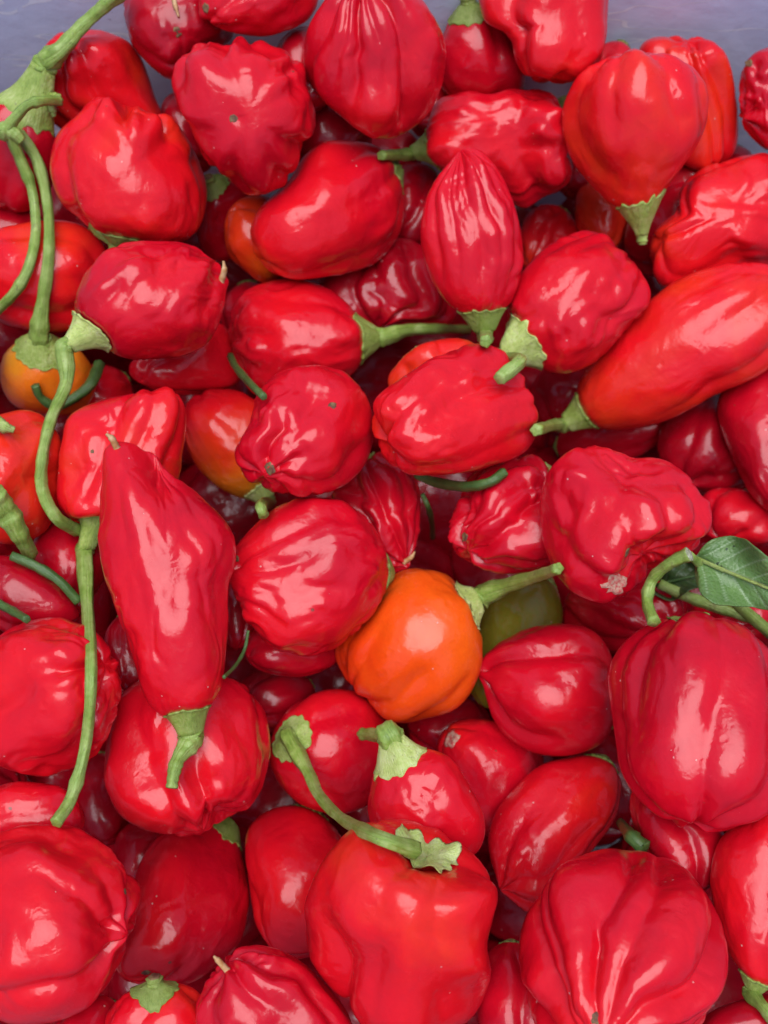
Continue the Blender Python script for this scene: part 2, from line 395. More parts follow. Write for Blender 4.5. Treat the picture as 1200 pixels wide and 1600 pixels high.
P('1', 2.5, [(66,100),(72,68),(95,50),(125,46),(165,50),(205,68),(228,105),(245,165),(250,195),(170,225),(100,205),(70,170)], -60, -20, 'block',
  'scarlet pepper with two long creases against the blue-grey wall, behind the big blocky pepper', g=[(35,.14,0,1),(-2,.13,0,1),(70,.1,0,1)], sh=.5, w=(.5,.42,.4))
P('2', 2.0, [(197,40),(198,-10),(240,-50),(310,-50),(350,0),(366,50),(335,80),(292,112),(266,124),(236,102),(208,72)], 110, -45, 'round',
  'dark crimson pepper in the top row with a pit and a straw-coloured stub', n=4, dep=.05, wr=.7, w=(.1,.1,.14), scar=(278,50,7), straw=(268,-4,279,26,4))
P('3', 1.5, [(312,15),(325,-50),(400,-90),(470,-70),(497,-20),(487,25),(440,50),(400,57),(350,45),(322,30)], 30, -10, 'bonnet',
  'folded crimson pepper cut by the top edge, above the ten-ribbed one', n=5, dep=.06, wr=.8, w=(.2,.25,.25), scar=(317,12,6))
P('4', .6, [(78,245),(92,205),(125,178),(148,152),(172,154),(188,172),(207,161),(226,178),(246,180),(266,178),(284,205),(306,240),(323,290),(320,335),(300,370),(240,380),(190,378),(140,356),(100,320),(82,285)], -100, 8, 'block',
  'big blocky scarlet pepper with three knobs on top, green cap at its bottom', g=[(24,.15,.62,1),(-24,.14,.6,1),(75,.06,0,1),(-75,.05,0,1)], w=(.44,.38,.36), cal=(46,22), dk=1, lump=.06)
P('5', 0.0, [(270,128),(280,88),(308,68),(345,72),(372,58),(402,60),(432,76),(470,92),(477,130),(492,165),(493,198),(478,222),(464,248),(455,278),(420,303),(388,307),(364,282),(330,262),(310,228),(297,195),(277,165)], 15, -80, 'round',
  'ten-ribbed crimson pepper seen straight on its round end', n=10, dep=.13, gr=(.05,.84), wr=.6, sh=.3, gw=.14, w=(.35,.27,.27), scar=(365,185,6))
P('6', .3, [(472,95),(480,45),(510,0),(545,-35),(600,-45),(655,-5),(685,40),(697,75),(692,130),(672,175),(640,205),(600,217),(562,203),(515,165),(485,135)], -85, -22, 'bonnet',
  'plump crimson pepper at the top centre with deep clefts running down from its crown', g=[(10,.15,.3,1),(-14,.10,.35,1),(-40,.14,.15,1),(36,.09,.35,1),(65,.10,.1,1)], sh=.5, wr=.3, w=(.40,.27,.22))
P('7', 3.0, [(696,45),(718,18),(760,18),(800,60),(820,110),(810,150),(760,165),(700,150),(682,100)], 100, 18, 'round',
  'shaded dark red pepper with a green cap between the two top peppers', n=3, w=(.2,.15,.15), cal=(34,12), dk=1)
P('8', .4, [(757,30),(750,-30),(800,-70),(880,-80),(940,-50),(952,0),(948,60),(934,100),(905,125),(865,132),(830,126),(808,98),(800,65),(780,42)], 85, -12, 'block',
  'smooth waisted scarlet pepper cut by the top edge, left of the bare wall', g=[(-32,.10,0,1),(40,.05,0,1),(80,.06,0,1)], w=(.40,.36,.46))
P('9', 4.0, [(915,105),(935,72),(975,66),(995,105),(950,140)], 60, -30, 'round', 'small bit of dull red pepper behind the heart-shaped pepper', n=3, w=(.2,.2,.2))
P('9c', 3.2, [(820,170),(835,140),(870,130),(910,150),(925,200),(890,240),(840,230)], 75, 45, 'round', 'hidden red pepper whose green cap peeps out left of the heart-shaped pepper', n=3, w=(.2,.2,.2), cal=(30,14), dk=1)
P('10', 2.0, [(998,78),(1020,62),(1060,57),(1100,60),(1130,80),(1145,120),(1153,180),(1150,232),(1125,260),(1085,262),(1040,230),(1000,150)], -85, -12, 'block',
  'orange-red pepper with slanting folds behind the heart-shaped pepper, against the wall', g=[(-18,.12,0,1),(-52,.12,0,1),(20,.08,.2,1)], w=(.48,.46,.44), tw=.5)
P('11', .2, [(877,190),(884,150),(910,112),(955,86),(1005,80),(1060,93),(1097,120),(1107,160),(1100,205),(1075,250),(1045,290),(1022,318),(985,330),(948,315),(910,275),(886,235)], -88, 3, 'heart',
  'heart-shaped scarlet pepper pointing its pale green cap straight down', g=[(-35,.05,.3,1),(25,.06,.35,1),(60,.06,.2,1),(-75,.05,0,1)], w=(.52,.42,.36), cal=(38,40), apex=9, lump=.06)
P('12', 1.0, [(1156,150),(1160,112),(1182,82),(1230,72),(1260,110),(1270,180),(1250,232),(1205,236),(1175,215),(1158,190)], 20, -30, 'round',
  'wrinkled crimson pepper at the right edge in front of the bare wall', n=7, dep=.09, wr=1.6, w=(.2,.2,.25), scar=(1168,98,5))
P('13', 1.0, [(668,200),(682,162),(725,143),(768,146),(800,138),(842,140),(874,157),(888,190),(893,240),(888,285),(860,305),(825,325),(790,310),(740,290),(690,265),(670,232)], 187, -2, 'block',
  'two-lobed crimson pepper with a puckered middle, its green cap pointing left', g=[(45,.10,.5,1),(-30,.07,.5,1),(70,.1,.3,1)], wr=1.0, w=(.30,.26,.26), waist=.2, lump=.07, cal=(38,48), apex=11, stem=dict(p=[(596,243)], r=(9,8)))
P('14', 0.0, [(738,229),(757,240),(786,280),(808,335),(817,390),(811,440),(792,478),(760,493),(715,486),(682,450),(660,390),(660,335),(680,280),(717,240)], -82, 2, 'tear',
  'teardrop-shaped crimson pepper standing tip up with fine lengthwise ribs', g=[(-4,.09,.25,1),(24,.07,.3,1),(-30,.08,.3,1),(52,.07,.3,1),(-60,.06,.2,1),(10,.05,.4,1)], wr=.6, sh=.6, gw=.11, w=(.30,.27,.27), cal=(38,24), apex=15, dk=1, stem=dict(p=[(759,533)], r=(12,10)))
P('15', 0.0, [(395,362),(408,328),(450,285),(480,240),(517,219),(565,222),(597,232),(618,262),(634,310),(630,355),(602,400),(560,424),(500,432),(440,430),(405,402)], 32, -25, 'egg',
  'smooth wedge-shaped pepper tapering to an orange tint at its lower left', g=[(-30,.07,.0,.7),(10,.04,.0,.6),(60,.05,0,1)], w=(.34,.28,.62), lump=.08, wpow=3)
P('16', 3.0, [(350,365),(357,330),(382,308),(420,308),(450,350),(450,410),(420,442),(385,425),(358,400)], -40, -20, 'round', 'orange-tinted pepper half hidden behind the wedge-shaped pepper', n=3, w=(.62,.6,.6))
P('18', 4.0, [(312,330),(325,285),(352,275),(392,300),(385,380),(345,410),(312,380)], 110, 40, 'round', 'shaded dark pepper with a green cap under the ten-ribbed one', n=3, w=(.1,.1,.1), cal=(26,10), dk=1)
P('19', 3.5, [(608,300),(622,262),(655,252),(690,285),(692,350),(650,395),(612,370)], 60, -40, 'round', 'deep-set dark crimson pepper between the wedge and the teardrop peppers', n=4, w=(.05,.05,.05))
P('20', 2.6, [(500,440),(530,408),(565,400),(600,373),(650,378),(700,420),(720,470),(705,505),(640,515),(580,515),(530,500),(505,470)], 80, -28, 'bonnet',
  'deeply ribbed dark crimson pepper behind the pale long green stalk', n=11, dep=.12, wr=.5, sh=.55, w=(.08,.1,.1))
P('21', 3.0, [(812,370),(826,332),(860,318),(892,335),(902,370),(880,412),(840,430),(815,410)], 60, -40, 'round', 'small wrinkled orange-red pepper between the teardrop pepper and the leaning capped one', n=5, dep=.08, wr=1.2, w=(.45,.45,.45))
P('22', 2.8, [(899,330),(905,295),(940,285),(978,308),(985,350),(960,390),(920,378),(901,355)], 100, -30, 'round', 'orange-red pepper just left of the heart-shaped pepper\'s cap', n=3, w=(.5,.48,.5))
P('23', 2.5, [(985,335),(1005,295),(1045,262),(1090,258),(1115,285),(1095,350),(1040,420),(1005,432),(978,390)], 200, -20, 'bonnet', 'shaded lobed crimson pepper right of the heart-shaped pepper\'s cap', n=6, dep=.09, w=(.12,.12,.12))
P('24', .9, [(1020,405),(1026,362),(1056,338),(1066,290),(1098,262),(1145,247),(1200,238),(1262,262),(1290,330),(1270,400),(1200,425),(1130,435),(1080,448),(1038,450)], 10, -35, 'bonnet',
  'large puckered scarlet pepper with a side lobe at the right edge', n=5, dep=.045, wr=1.0, w=(.40,.38,.44), lump=.10)
P('25', .1, [(794,500),(798,458),(825,415),(860,380),(905,359),(942,362),(960,380),(985,402),(1010,437),(1016,470),(985,508),(945,552),(905,577),(865,582),(825,560),(800,535)], 218, 24, 'egg',
  'knobbly crimson pepper with a ragged pale cap and cut stalk pointing down left', g=[(30,.10,.5,1),(62,.10,.45,1),(-10,.05,.5,1),(-45,.06,.4,1)], wr=.9, w=(.30,.27,.30), cal=(48,32), pale=1, apex=16, stem=dict(p=[(812,563),(780,592)], r=(12,11,11), free=[4,4,5]))
P('26', .3, [(904,628),(914,582),(950,530),(1000,482),(1060,438),(1120,416),(1180,410),(1240,425),(1270,470),(1240,540),(1190,582),(1120,615),(1060,648),(1000,668),(945,667),(914,652)], 212, 3, 'long',
  'long orange-red pepper lying diagonally at the right edge', g=[(-50,.05,.3,1),(45,.05,.4,1),(5,.03,.5,1)], wr=.35, w=(.52,.46,.44), cal=(34,30), apex=15, stem=dict(p=[(868,664),(838,672)], r=(12,10,9)), lump=.05, taper=.5)
P('27', 1.3, [(-40,430),(-20,370),(30,350),(90,345),(140,360),(166,395),(160,450),(135,500),(100,518),(40,516),(-20,490)], 178, -10, 'long', 'smooth scarlet pepper at the left edge under two hanging stalks', g=[(-40,.05,0,1),(50,.05,0,1)], w=(.45,.42,.36))
P('28', .2, [(118,482),(130,435),(158,400),(200,379),(250,376),(305,384),(333,407),(354,425),(351,470),(336,520),(300,550),(245,560),(190,558),(150,530),(125,508)], 212, 12, 'egg',
  'crimson pepper whose flared cap and long curved stalk run down the left side', g=[(-28,.07,.5,1),(-8,.06,.6,1),(30,.09,.45,1),(58,.10,.4,1),(80,.06,.3,1)], wr=1.0, w=(.24,.24,.27), cal=(40,44), pale=1, apex=13, hook=1,
  stem=dict(p=[(104,598),(80,655),(66,715),(66,765),(88,808),(122,829)], r=(14,11,9.5,9.5,9.5,10,11)), straw=(349,408,353,436,5))
P('29', 2.2, [(200,575),(240,545),(300,520),(350,505),(385,560),(372,600),(330,612),(280,618),(230,602)], 20, -20, 'egg', 'smooth dark scarlet pepper tucked under the pepper with the long curved stalk', n=2, w=(.3,.3,.3))
P('30', 3.2, [(342,480),(370,445),(410,445),(430,500),(395,560),(360,540)], 90, -30, 'round', 'shadowed red pepper between the two capped peppers left of centre', n=3, w=(.15,.15,.15))
P('31', 1.1, [(358,520),(362,482),(385,454),(428,438),(475,437),(520,455),(550,484),(566,525),(563,565),(540,590),(500,610),(445,625),(400,618),(374,580)], 4, 6, 'round',
  'round crimson pepper with a wavy dent, its green stalk reaching to the right', g=[(25,.08,.4,1),(-20,.06,.5,1),(55,.08,.2,1),(-55,.05,0,1)], wr=.7, w=(.26,.26,.28), cal=(42,26), dk=1, apex=14, stem=dict(p=[(640,515),(690,514),(732,515)], r=(14,11,9,9)))
P('32', 0.0, [(583,652),(594,620),(630,592),(670,563),(710,545),(752,534),(785,545),(803,570),(825,600),(840,645),(840,685),(817,710),(770,727),(720,738),(670,740),(622,730),(590,700)], 22, -28, 'block',
  'large blocky scarlet pepper right of centre with slanting ridges', g=[(-10,.10,0,.9),(-38,.06,0,1),(20,.07,0,.5),(55,.05,0,1)], wr=.5, w=(.28,.34,.45), lump=.07)
P('33', 1.6, [(606,602),(622,568),(655,540),(695,530),(735,535),(765,570),(700,615),(640,630)], 130, -10, 'block', 'orange-red pepper peeping out above the large blocky one right of centre', n=4, dep=.08, w=(.5,.5,.5))
P('34', 0.0, [(369,702),(384,680),(394,652),(400,620),(430,585),(480,570),(530,577),(566,605),(583,645),(585,690),(566,735),(527,765),(480,773),(440,770),(395,752),(373,728)], 47, -42, 'bonnet',
  'crimson pepper left of centre with a scarred side lobe and fine fan-shaped wrinkles', g=[(-35,.13,.55,1),(20,.10,.6,1),(-8,.05,.4,1),(55,.06,.3,1)], wr=.8, w=(.24,.24,.30), scar=(420,732,9), scar2=(521,633,6), lump=.08)
P('36', 1.8, [(288,650),(300,620),(343,607),(390,618),(425,660),(435,725),(412,765),(380,778),(345,762),(310,732),(290,692)], -57, 12, 'egg', 'red pepper shading to yellow beside its pale green cap', n=3, dep=.04, w=(1.15,.30,.30), cal=(30,18), pale=1, stem=dict(p=[(408,790),(412,806)], r=(10,9,8)), wpow=1.3)
P('37', 1.2, [(90,745),(97,695),(108,650),(148,628),(200,617),(250,608),(276,615),(289,650),(286,700),(275,760),(240,800),(180,822),(122,822),(96,792)], -112, 5, 'block',
  'lumpy scarlet pepper with orange shoulders, behind the long pointed one', g=[(0,.08,.3,1),(40,.08,.2,1),(-45,.07,.3,1)], wr=.5, w=(.52,.38,.36), cal=(30,62), apex=13, scar2=(142,705,3), lump=.09,
  stem=dict(p=[(137,950),(142,1050),(134,1160),(112,1245),(88,1286)], r=(13,10,9.5,9,9,10)))
P('38', -.6, [(168,676),(190,688),(215,697),(245,725),(290,753),(330,790),(360,825),(368,870),(356,920),(355,980),(351,1040),(336,1085),(310,1110),(278,1117),(246,1110),(226,1075),(205,1020),(185,960),(163,900),(155,840),(159,780),(164,730)], -83, 4, 'long',
  'long glossy crimson pepper lying on top, pointed tip up and stout green stalk down', g=[(8,.07,.35,1),(-22,.06,.3,1),(38,.06,.3,1),(-50,.05,.2,1)], wr=.8, w=(.30,.25,.22), cal=(38,34), apex=19, dk=1, straw=(166,678,184,690,6), lump=.06,
  stem=dict(p=[(279,1185),(272,1208),(269,1231)], r=(18,13,11,9), cut=2, free=[4,4,4,4]), gw=.2)
P('39', 1.6, [(0,592),(8,552),(45,527),(95,528),(135,560),(150,605),(125,645),(70,648),(20,632)], 100, 48, 'round', 'orange-yellow pepper on the left with an upright green stalk', n=3, dep=.04, w=(.95,.66,.42), cal=(38,20), apex=15,
  stem=dict(p=[(66,480),(76,400),(74,320),(58,250),(30,208)], r=(15,11,9,8.5,9,10)))
P('39b', 2.4, [(105,600),(140,570),(182,575),(205,600),(205,650),(150,668),(105,645)], 30, -30, 'round', 'dull red pepper right of the orange-yellow one, crossed by two stalks', n=4, w=(.3,.3,.3))
P('40', 1.2, [(-40,740),(-30,672),(10,643),(60,645),(90,680),(96,740),(90,800),(60,838),(10,850),(-30,820)], 205, 25, 'block', 'orange-red pepper at the left edge behind a thick cut stalk', g=[(40,.07,0,1),(-30,.05,0,1)], w=(.5,.47,.45))
P('42', 3.2, [(52,850),(90,812),(150,830),(168,880),(140,935),(78,925)], 90, -30, 'round', 'dark red pepper under the knee of the long curved stalk', n=3, w=(.08,.08,.08))
P('43', 2.0, [(-40,900),(-10,868),(50,880),(100,920),(126,962),(90,992),(20,992),(-30,960)], 160, -15, 'egg', 'glossy dark crimson pepper at the left edge crossed by dark stalks', n=3, w=(.06,.08,.08))
P('44', 0.0, [(359,880),(368,860),(395,825),(437,790),(485,778),(535,785),(577,815),(603,860),(607,905),(590,947),(560,985),(520,1015),(470,1025),(425,1010),(390,975),(369,935),(360,905)], 0, -24, 'tear',
  'round crimson pepper at the centre left with a small nub pointing left', g=[(25,.05,.35,.95),(-8,.06,.5,.95),(-38,.04,.4,1)], wr=.8, w=(.24,.27,.34), scar=(364,872,5), lump=.06)
P('45', 1.3, [(515,775),(545,752),(590,705),(627,715),(651,750),(657,800),(650,850),(630,890),(602,893),(578,860),(545,812)], 115, -18, 'long', 'narrow ridged dark crimson pepper between the two round ones at the centre', n=9, dep=.13, wr=.9, sh=.55, w=(.1,.12,.18), straw=(648,862,636,878,4))
P('46', 1.4, [(700,835),(716,785),(735,740),(780,715),(830,708),(862,735),(888,790),(892,850),(850,887),(800,897),(750,887),(710,862)], 38, -22, 'heart', 'ridged glossy crimson pepper beneath a small curved dark stalk', n=10, dep=.12, wr=.9, sh=.55, w=(.12,.15,.25), scar=(722,838,7))
P('47', .1, [(843,808),(849,760),(868,725),(900,702),(945,700),(988,714),(1038,719),(1080,750),(1110,800),(1100,843),(1060,870),(1022,890),(985,922),(958,938),(918,935),(880,910),(852,862)], 128, -26, 'block',
  'broad three-lobed crimson pepper with a corky patch at its lower edge', g=[(35,.09,.2,1),(-5,.06,.5,1),(-45,.09,.4,1),(65,.06,.3,1)], wr=1.0, w=(.24,.25,.32), scar2=(988,865,8), cork=(967,915,17,13), cal=(42,20), dk=1, lump=.07)
P('50', .5, [(522,1022),(538,990),(565,950),(600,910),(645,889),(700,900),(730,925),(747,965),(753,1010),(745,1060),(715,1105),(660,1124),(615,1129),(580,1100),(545,1067)], 38, 8, 'bonnet',
  'bright orange pepper at the centre with a long tapering green stalk', g=[(25,.05,.4,1),(-25,.05,.4,1),(-60,.06,.3,1),(65,.05,.3,1)], wr=.2, w=(.62,.50,-.1), cal=(40,24), apex=19, pale=1, mat='orange', stem=dict(p=[(795,914),(835,901),(872,888)], r=(17,13,10,9), free=[2,2,1,1]))
P('51', 2.2, [(745,985),(762,930),(800,903),(850,900),(878,940),(875,990),(850,1040),(800,1085),(760,1105),(733,1062)], 60, -20, 'egg', 'smooth olive green pepper behind the bright orange one', n=2, dep=.04, w=(.4,.5,.6), mat='green')
P('52', .5, [(749,1040),(756,1025),(790,1000),(830,980),(880,975),(926,986),(955,1022),(962,1080),(960,1130),(935,1165),(890,1180),(840,1178),(795,1155),(770,1120),(757,1080)], -12, -14, 'tear',
  'plump crimson pepper with a blunt point on its left, right of the orange one', g=[(50,.08,.3,1),(-40,.08,.2,1)], wr=.35, w=(.2,.22,.27), lump=.06)
P('53', 2.4, [(877,952),(890,925),(920,912),(980,900),(1040,908),(1072,940),(1062,990),(1000,1022),(930,1012),(885,985)], 150, -30, 'bonnet', 'shaded ribbed crimson pepper under the broad three-lobed one', n=9, dep=.10, wr=.4, w=(.1,.1,.12))
P('54', .2, [(950,1072),(956,1030),(985,990),(1030,966),(1080,957),(1140,968),(1190,1000),(1232,1060),(1242,1150),(1222,1240),(1182,1280),(1130,1298),(1070,1290),(1012,1260),(977,1215),(962,1150)], 87, -18, 'bonnet',
  'very large smooth crimson pepper at the right edge', g=[(-42,.10,0,.75),(20,.05,0,1),(65,.06,0,1),(-70,.06,0,1)], wr=.25, w=(.17,.18,.2))
P('56', 2.2, [(1093,790),(1110,766),(1160,764),(1210,790),(1210,840),(1150,852),(1100,832)], 60, -30, 'round', 'red pepper showing just above the green leaf', n=4, w=(.25,.25,.25))
P('57', .6, [(1120,632),(1135,597),(1180,575),(1240,570),(1280,650),(1270,750),(1222,800),(1182,780),(1152,730),(1130,682)], 100, -20, 'egg', 'smooth deep crimson pepper at the right edge under the long diagonal one', n=3, dep=.05, w=(.16,.18,.22))
P('58', 2.2, [(1028,690),(1045,650),(1080,618),(1130,618),(1162,690),(1172,750),(1120,772),(1070,765),(1040,742)], 60, -30, 'round', 'dark shaded pepper right of the broad three-lobed one', n=5, dep=.06, w=(.04,.04,.06))
P('59', 2.3, [(870,690),(890,655),(950,638),(1030,650),(1042,675),(1000,712),(940,722),(880,720)], 190, -20, 'egg', 'dark red pepper lying under the long diagonal pepper\'s cap', n=3, w=(.15,.15,.15))
P('59b', 3.2, [(828,620),(850,575),(900,562),(945,600),(920,652),(860,675)], 90, -30, 'round', 'deep-set dark red pepper below the ragged pale cap', n=3, w=(.1,.1,.1))
P('60', 2.6, [(1075,965),(1105,925),(1160,905),(1220,925),(1235,990),(1170,1012),(1100,1002)], 45, -30, 'round', 'red pepper beneath the crossing stalks below the leaf', n=4, w=(.22,.22,.22))
P('61', .8, [(-40,1090),(-20,1010),(30,973),(90,964),(140,983),(175,1020),(188,1070),(176,1130),(150,1180),(100,1208),(40,1212),(-20,1180)], 210, -35, 'bonnet', 'lumpy scarlet pepper at the left edge beside the long hanging stalk', n=5, dep=.07, wr=1.0, w=(.33,.32,.38), lump=.09)
P('62', .9, [(163,1212),(168,1150),(185,1092),(230,1060),(300,1050),(370,1066),(410,1100),(423,1160),(415,1220),(385,1263),(348,1280),(315,1308),(270,1305),(215,1290),(180,1265)], 97, -18, 'block',
  'lobed scarlet pepper under the stout stalk of the long one', g=[(15,.12,.45,1),(-25,.06,.2,1),(48,.08,.3,1),(75,.07,0,1)], wr=.35, w=(.3,.3,.32))
P('63', 3.0, [(163,1010),(178,968),(215,968),(232,1062),(190,1075)], 90, -20, 'egg', 'narrow dark red pepper left of the long one\'s lower half', n=3, w=(.08,.08,.08))
P('63b', 3.0, [(335,920),(365,868),(402,895),(402,980),(362,1012)], 90, -20, 'egg', 'shaded red pepper squeezed between the long one and the round one with a nub', n=3, w=(.15,.15,.15))
P('64', 2.2, [(385,1000),(420,975),(500,990),(530,1030),(480,1056),(420,1052),(388,1032)], 10, -20, 'egg', 'shaded red pepper directly below the round one with a nub', n=3, w=(.15,.15,.15))
P('65', 3.2, [(370,1080),(398,1048),(450,1042),(492,1075),(484,1125),(430,1145),(385,1125)], 30, -30, 'round', 'deep-set dark crimson pepper right of the lobed one', n=4, w=(.02,.03,.03))
P('66', 1.1, [(421,1180),(435,1130),(470,1095),(528,1077),(580,1094),(608,1140),(608,1200),(585,1250),(540,1272),(480,1262),(440,1227)], 165, 52, 'round', 'red pepper with a round green cap whose curved stalk sweeps down right', n=4, dep=.04, w=(.27,.25,.25), cal=(34,9), apex=10,
  stem=dict(p=[(482,1208),(500,1245),(535,1280),(590,1308),(650,1328)], r=(12,10,9,8.5,9,12), free=[4,6,6,4,2,2]))
P('67', .9, [(577,1240),(588,1200),(618,1175),(665,1168),(705,1188),(740,1240),(757,1290),(748,1330),(700,1348),(620,1332),(580,1290)], 115, 22, 'egg', 'red pepper with a broad bright cap and a short bent stub pointing left', n=4, dep=.05, w=(.33,.28,.26), cal=(46,34), apex=21, pale=1,
  stem=dict(p=[(612,1155),(588,1148),(566,1147)], r=(20,15,13,10), cut=2, free=[5,5,4,3]))
P('68', 2.0, [(683,1165),(700,1135),(740,1124),(790,1130),(840,1160),(852,1220),(820,1290),(770,1312),(720,1260),(690,1210)], -40, -25, 'egg', 'dark red pepper with a whitish corky tip below the orange one', n=3, dep=.04, w=(.2,.22,.45), cork=(702,1153,13,12))
P('69', 1.0, [(763,1312),(775,1270),(810,1225),(850,1192),(900,1180),(950,1190),(972,1220),(965,1270),(932,1320),(897,1365),(852,1420),(820,1425),(790,1395),(769,1350)], 52, -14, 'long',
  'scarlet pepper leaning diagonally left of the very large smooth one', g=[(25,.07,.3,1),(-30,.07,.3,1),(60,.05,0,1)], wr=.35, w=(.38,.34,.30))
P('70', .1, [(475,1432),(486,1385),(520,1330),(562,1295),(620,1280),(690,1298),(740,1338),(768,1380),(765,1430),(757,1482),(768,1540),(740,1595),(690,1628),(640,1640),(590,1625),(553,1582),(500,1525),(476,1480)], 72, 34, 'block',
  'large glossy scarlet pepper at the bottom with a crumpled pale star cap', g=[(35,.05,.1,1),(-45,.08,.35,1),(-5,.025,0,1)], lump=.035, wr=.2, w=(.50,.36,.34), cal=(52,12), apex=14, pale=1, stub=1)
P('71', 0.0, [(812,1472),(820,1430),(850,1385),(898,1337),(958,1322),(1020,1328),(1075,1355),(1110,1395),(1129,1440),(1135,1500),(1122,1560),(1085,1620),(1020,1660),(940,1672),(870,1642),(830,1582),(815,1520)], 76, -50, 'round',
  'very large pumpkin-ribbed crimson pepper in the bottom right', n=11, dep=.13, gr=(.10,.99), wr=.3, sh=.55, w=(.24,.26,.42), gw=.14, scar=(932,1592,8), wpow=3)
P('72', 1.3, [(385,1320),(394,1285),(428,1260),(480,1263),(530,1298),(548,1350),(532,1430),(500,1490),(450,1496),(410,1462),(390,1392)], 75, -20, 'long', 'smooth upright scarlet pepper left of the crumpled star cap', n=2, dep=.05, w=(.36,.33,.26))
P('73', 1.7, [(185,1502),(198,1450),(205,1390),(230,1330),(265,1290),(320,1275),(362,1300),(386,1355),(388,1420),(370,1480),(320,1520),(270,1542),(225,1540),(192,1527)], 62, -18, 'heart', 'deep red pepper with a bumpy lower left end and a broad glossy patch', g=[(30,.06,.6,1),(-15,.07,.7,1)], w=(.22,.24,.34), scar=(231,1524,6), lump=.06)
P('73b', 2.6, [(178,1345),(190,1295),(240,1275),(290,1290),(290,1370),(230,1400),(190,1385)], 90, -30, 'round', 'shaded dull red pepper between the big bottom-left one and the lobed one', n=2, w=(.12,.12,.12))
P('74', .1, [(-60,1440),(-50,1350),(0,1300),(50,1288),(110,1291),(160,1318),(200,1362),(220,1390),(211,1440),(190,1502),(150,1560),(90,1592),(20,1600),(-40,1560)], 165, -28, 'round',
  'very large scarlet pepper in the bottom left corner with a small side nub', g=[(-45,.09,.3,1),(15,.06,.4,1),(50,.05,.3,1)], wr=.5, w=(.4,.33,.30), scar2=(211,1391,4), lump=.07)
P('75', 2.3, [(-40,1270),(0,1228),(60,1223),(110,1240),(132,1290),(80,1325),(0,1325)], 190, -10, 'egg', 'dull dark scarlet pepper above the big bottom-left one', n=3, w=(.25,.25,.25))
P('76', 3.2, [(108,1250),(130,1190),(172,1180),(205,1250),(190,1312),(138,1312)], 90, -30, 'round', 'dark crimson pepper behind the end of the long hanging stalk', n=3, w=(.03,.03,.03))
P('77', .9, [(304,1590),(320,1540),(345,1505),(372,1483),(420,1479),(470,1500),(512,1540),(552,1600),(542,1660),(430,1690),(330,1660)], -50, -22, 'bonnet', 'wrinkled crimson pepper at the bottom edge with a tiny brown thorn-like tip', n=8, dep=.10, wr=.9, w=(.2,.22,.22), straw=(334,1494,350,1512,5))
P('78', 1.6, [(163,1602),(193,1555),(240,1538),(300,1543),(335,1600),(300,1662),(200,1662)], 95, 30, 'round', 'red pepper at the bottom edge with a green cap, under the bumpy-ended one', n=5, w=(.42,.32,.3), cal=(34,14), dk=1)
P('79', 2.2, [(80,1612),(108,1580),(165,1555),(195,1600),(160,1655),(90,1655)], 30, -30, 'round', 'shaded red pepper below the very large bottom-left one', n=3, w=(.15,.15,.15))
P('80', .9, [(1110,1372),(1125,1312),(1165,1280),(1222,1264),(1272,1330),(1272,1450),(1240,1530),(1192,1540),(1142,1492),(1118,1430)], -95, 0, 'egg', 'scarlet pepper at the lower right edge with its stalk pointing down', n=3, dep=.06, w=(.4,.34,.34), cal=(24,14), stem=dict(p=[(1194,1575),(1215,1605)], r=(11,9,9)))
P('81', 2.2, [(985,1240),(1012,1228),(1080,1260),(1130,1300),(1125,1372),(1060,1400),(1010,1342),(990,1292)], 110, -20, 'egg', 'shaded dark red pepper wedged beneath the very large smooth one', n=4, w=(.1,.1,.1))
P('83', 2.2, [(742,1560),(758,1492),(800,1472),(852,1500),(872,1572),(850,1642),(770,1642)], 95, -20, 'egg', 'shaded red pepper between the two large ones at the bottom', n=3, w=(.14,.14,.14))
P('84', 2.2, [(1095,1605),(1140,1568),(1220,1556),(1255,1620),(1150,1662)], 30, -20, 'egg', 'shaded red pepper in the bottom right corner', n=3, w=(.12,.12,.12))
P('85', 3.2, [(452,220),(468,168),(520,145),(580,200),(562,252),(480,262)], 90, -30, 'round', 'dark crimson pepper in shadow right of the ten-ribbed one', n=3, w=(.05,.05,.05))
P('86', 1.3, [(-40,240),(-20,165),(20,147),(60,165),(83,200),(86,260),(70,312),(30,332),(-20,312)], 76, 18, 'round', 'crimson pepper at the left edge under the thick rising stalk', n=4, dep=.05, w=(.2,.22,.22), cal=(42,52), apex=17,
  stem=dict(p=[(95,78),(128,42),(165,8),(200,-18)], r=(17,14,11,10,10), free=[1,2,4,6,8]))
P('86b', 3.0, [(-40,350),(0,318),(60,330),(70,392),(0,405)], 90, -30, 'egg', 'dark red sliver of a pepper above the smooth one at the left edge', n=3, w=(.15,.15,.15))
P('88', 3.0, [(640,1110),(690,1090),(750,1100),(770,1150),(700,1180),(645,1160)], 90, -30, 'round', 'dark shaded pepper directly under the bright orange one', n=3, w=(.05,.05,.05))
P('90', 3.0, [(430,100),(440,60),(480,40),(520,80),(520,150),(480,180),(440,160)], 60, -40, 'round', 'dark red pepper in the gap between the ten-ribbed one and the top centre one', n=4, w=(.1,.1,.1))
P('91', 3.6, [(640,170),(660,130),(710,120),(760,140),(760,200),(700,220),(650,210)], 20, -40, 'round', 'dark red pepper in the gap above the green cap that points left', n=4, w=(.1,.1,.1))
P('92', 3.8, [(545,215),(570,195),(630,200),(660,240),(640,290),(590,300),(550,260)], 120, -40, 'egg', 'shaded red pepper under the top centre one, beside the cap that points left', n=4, w=(.1,.1,.1))
P('94', 3.8, [(250,180),(262,150),(300,140),(330,190),(330,260),(290,270),(260,230)], 40, -40, 'egg', 'dark pepper in the gap left of the ten-ribbed one', n=3, w=(.05,.05,.05))
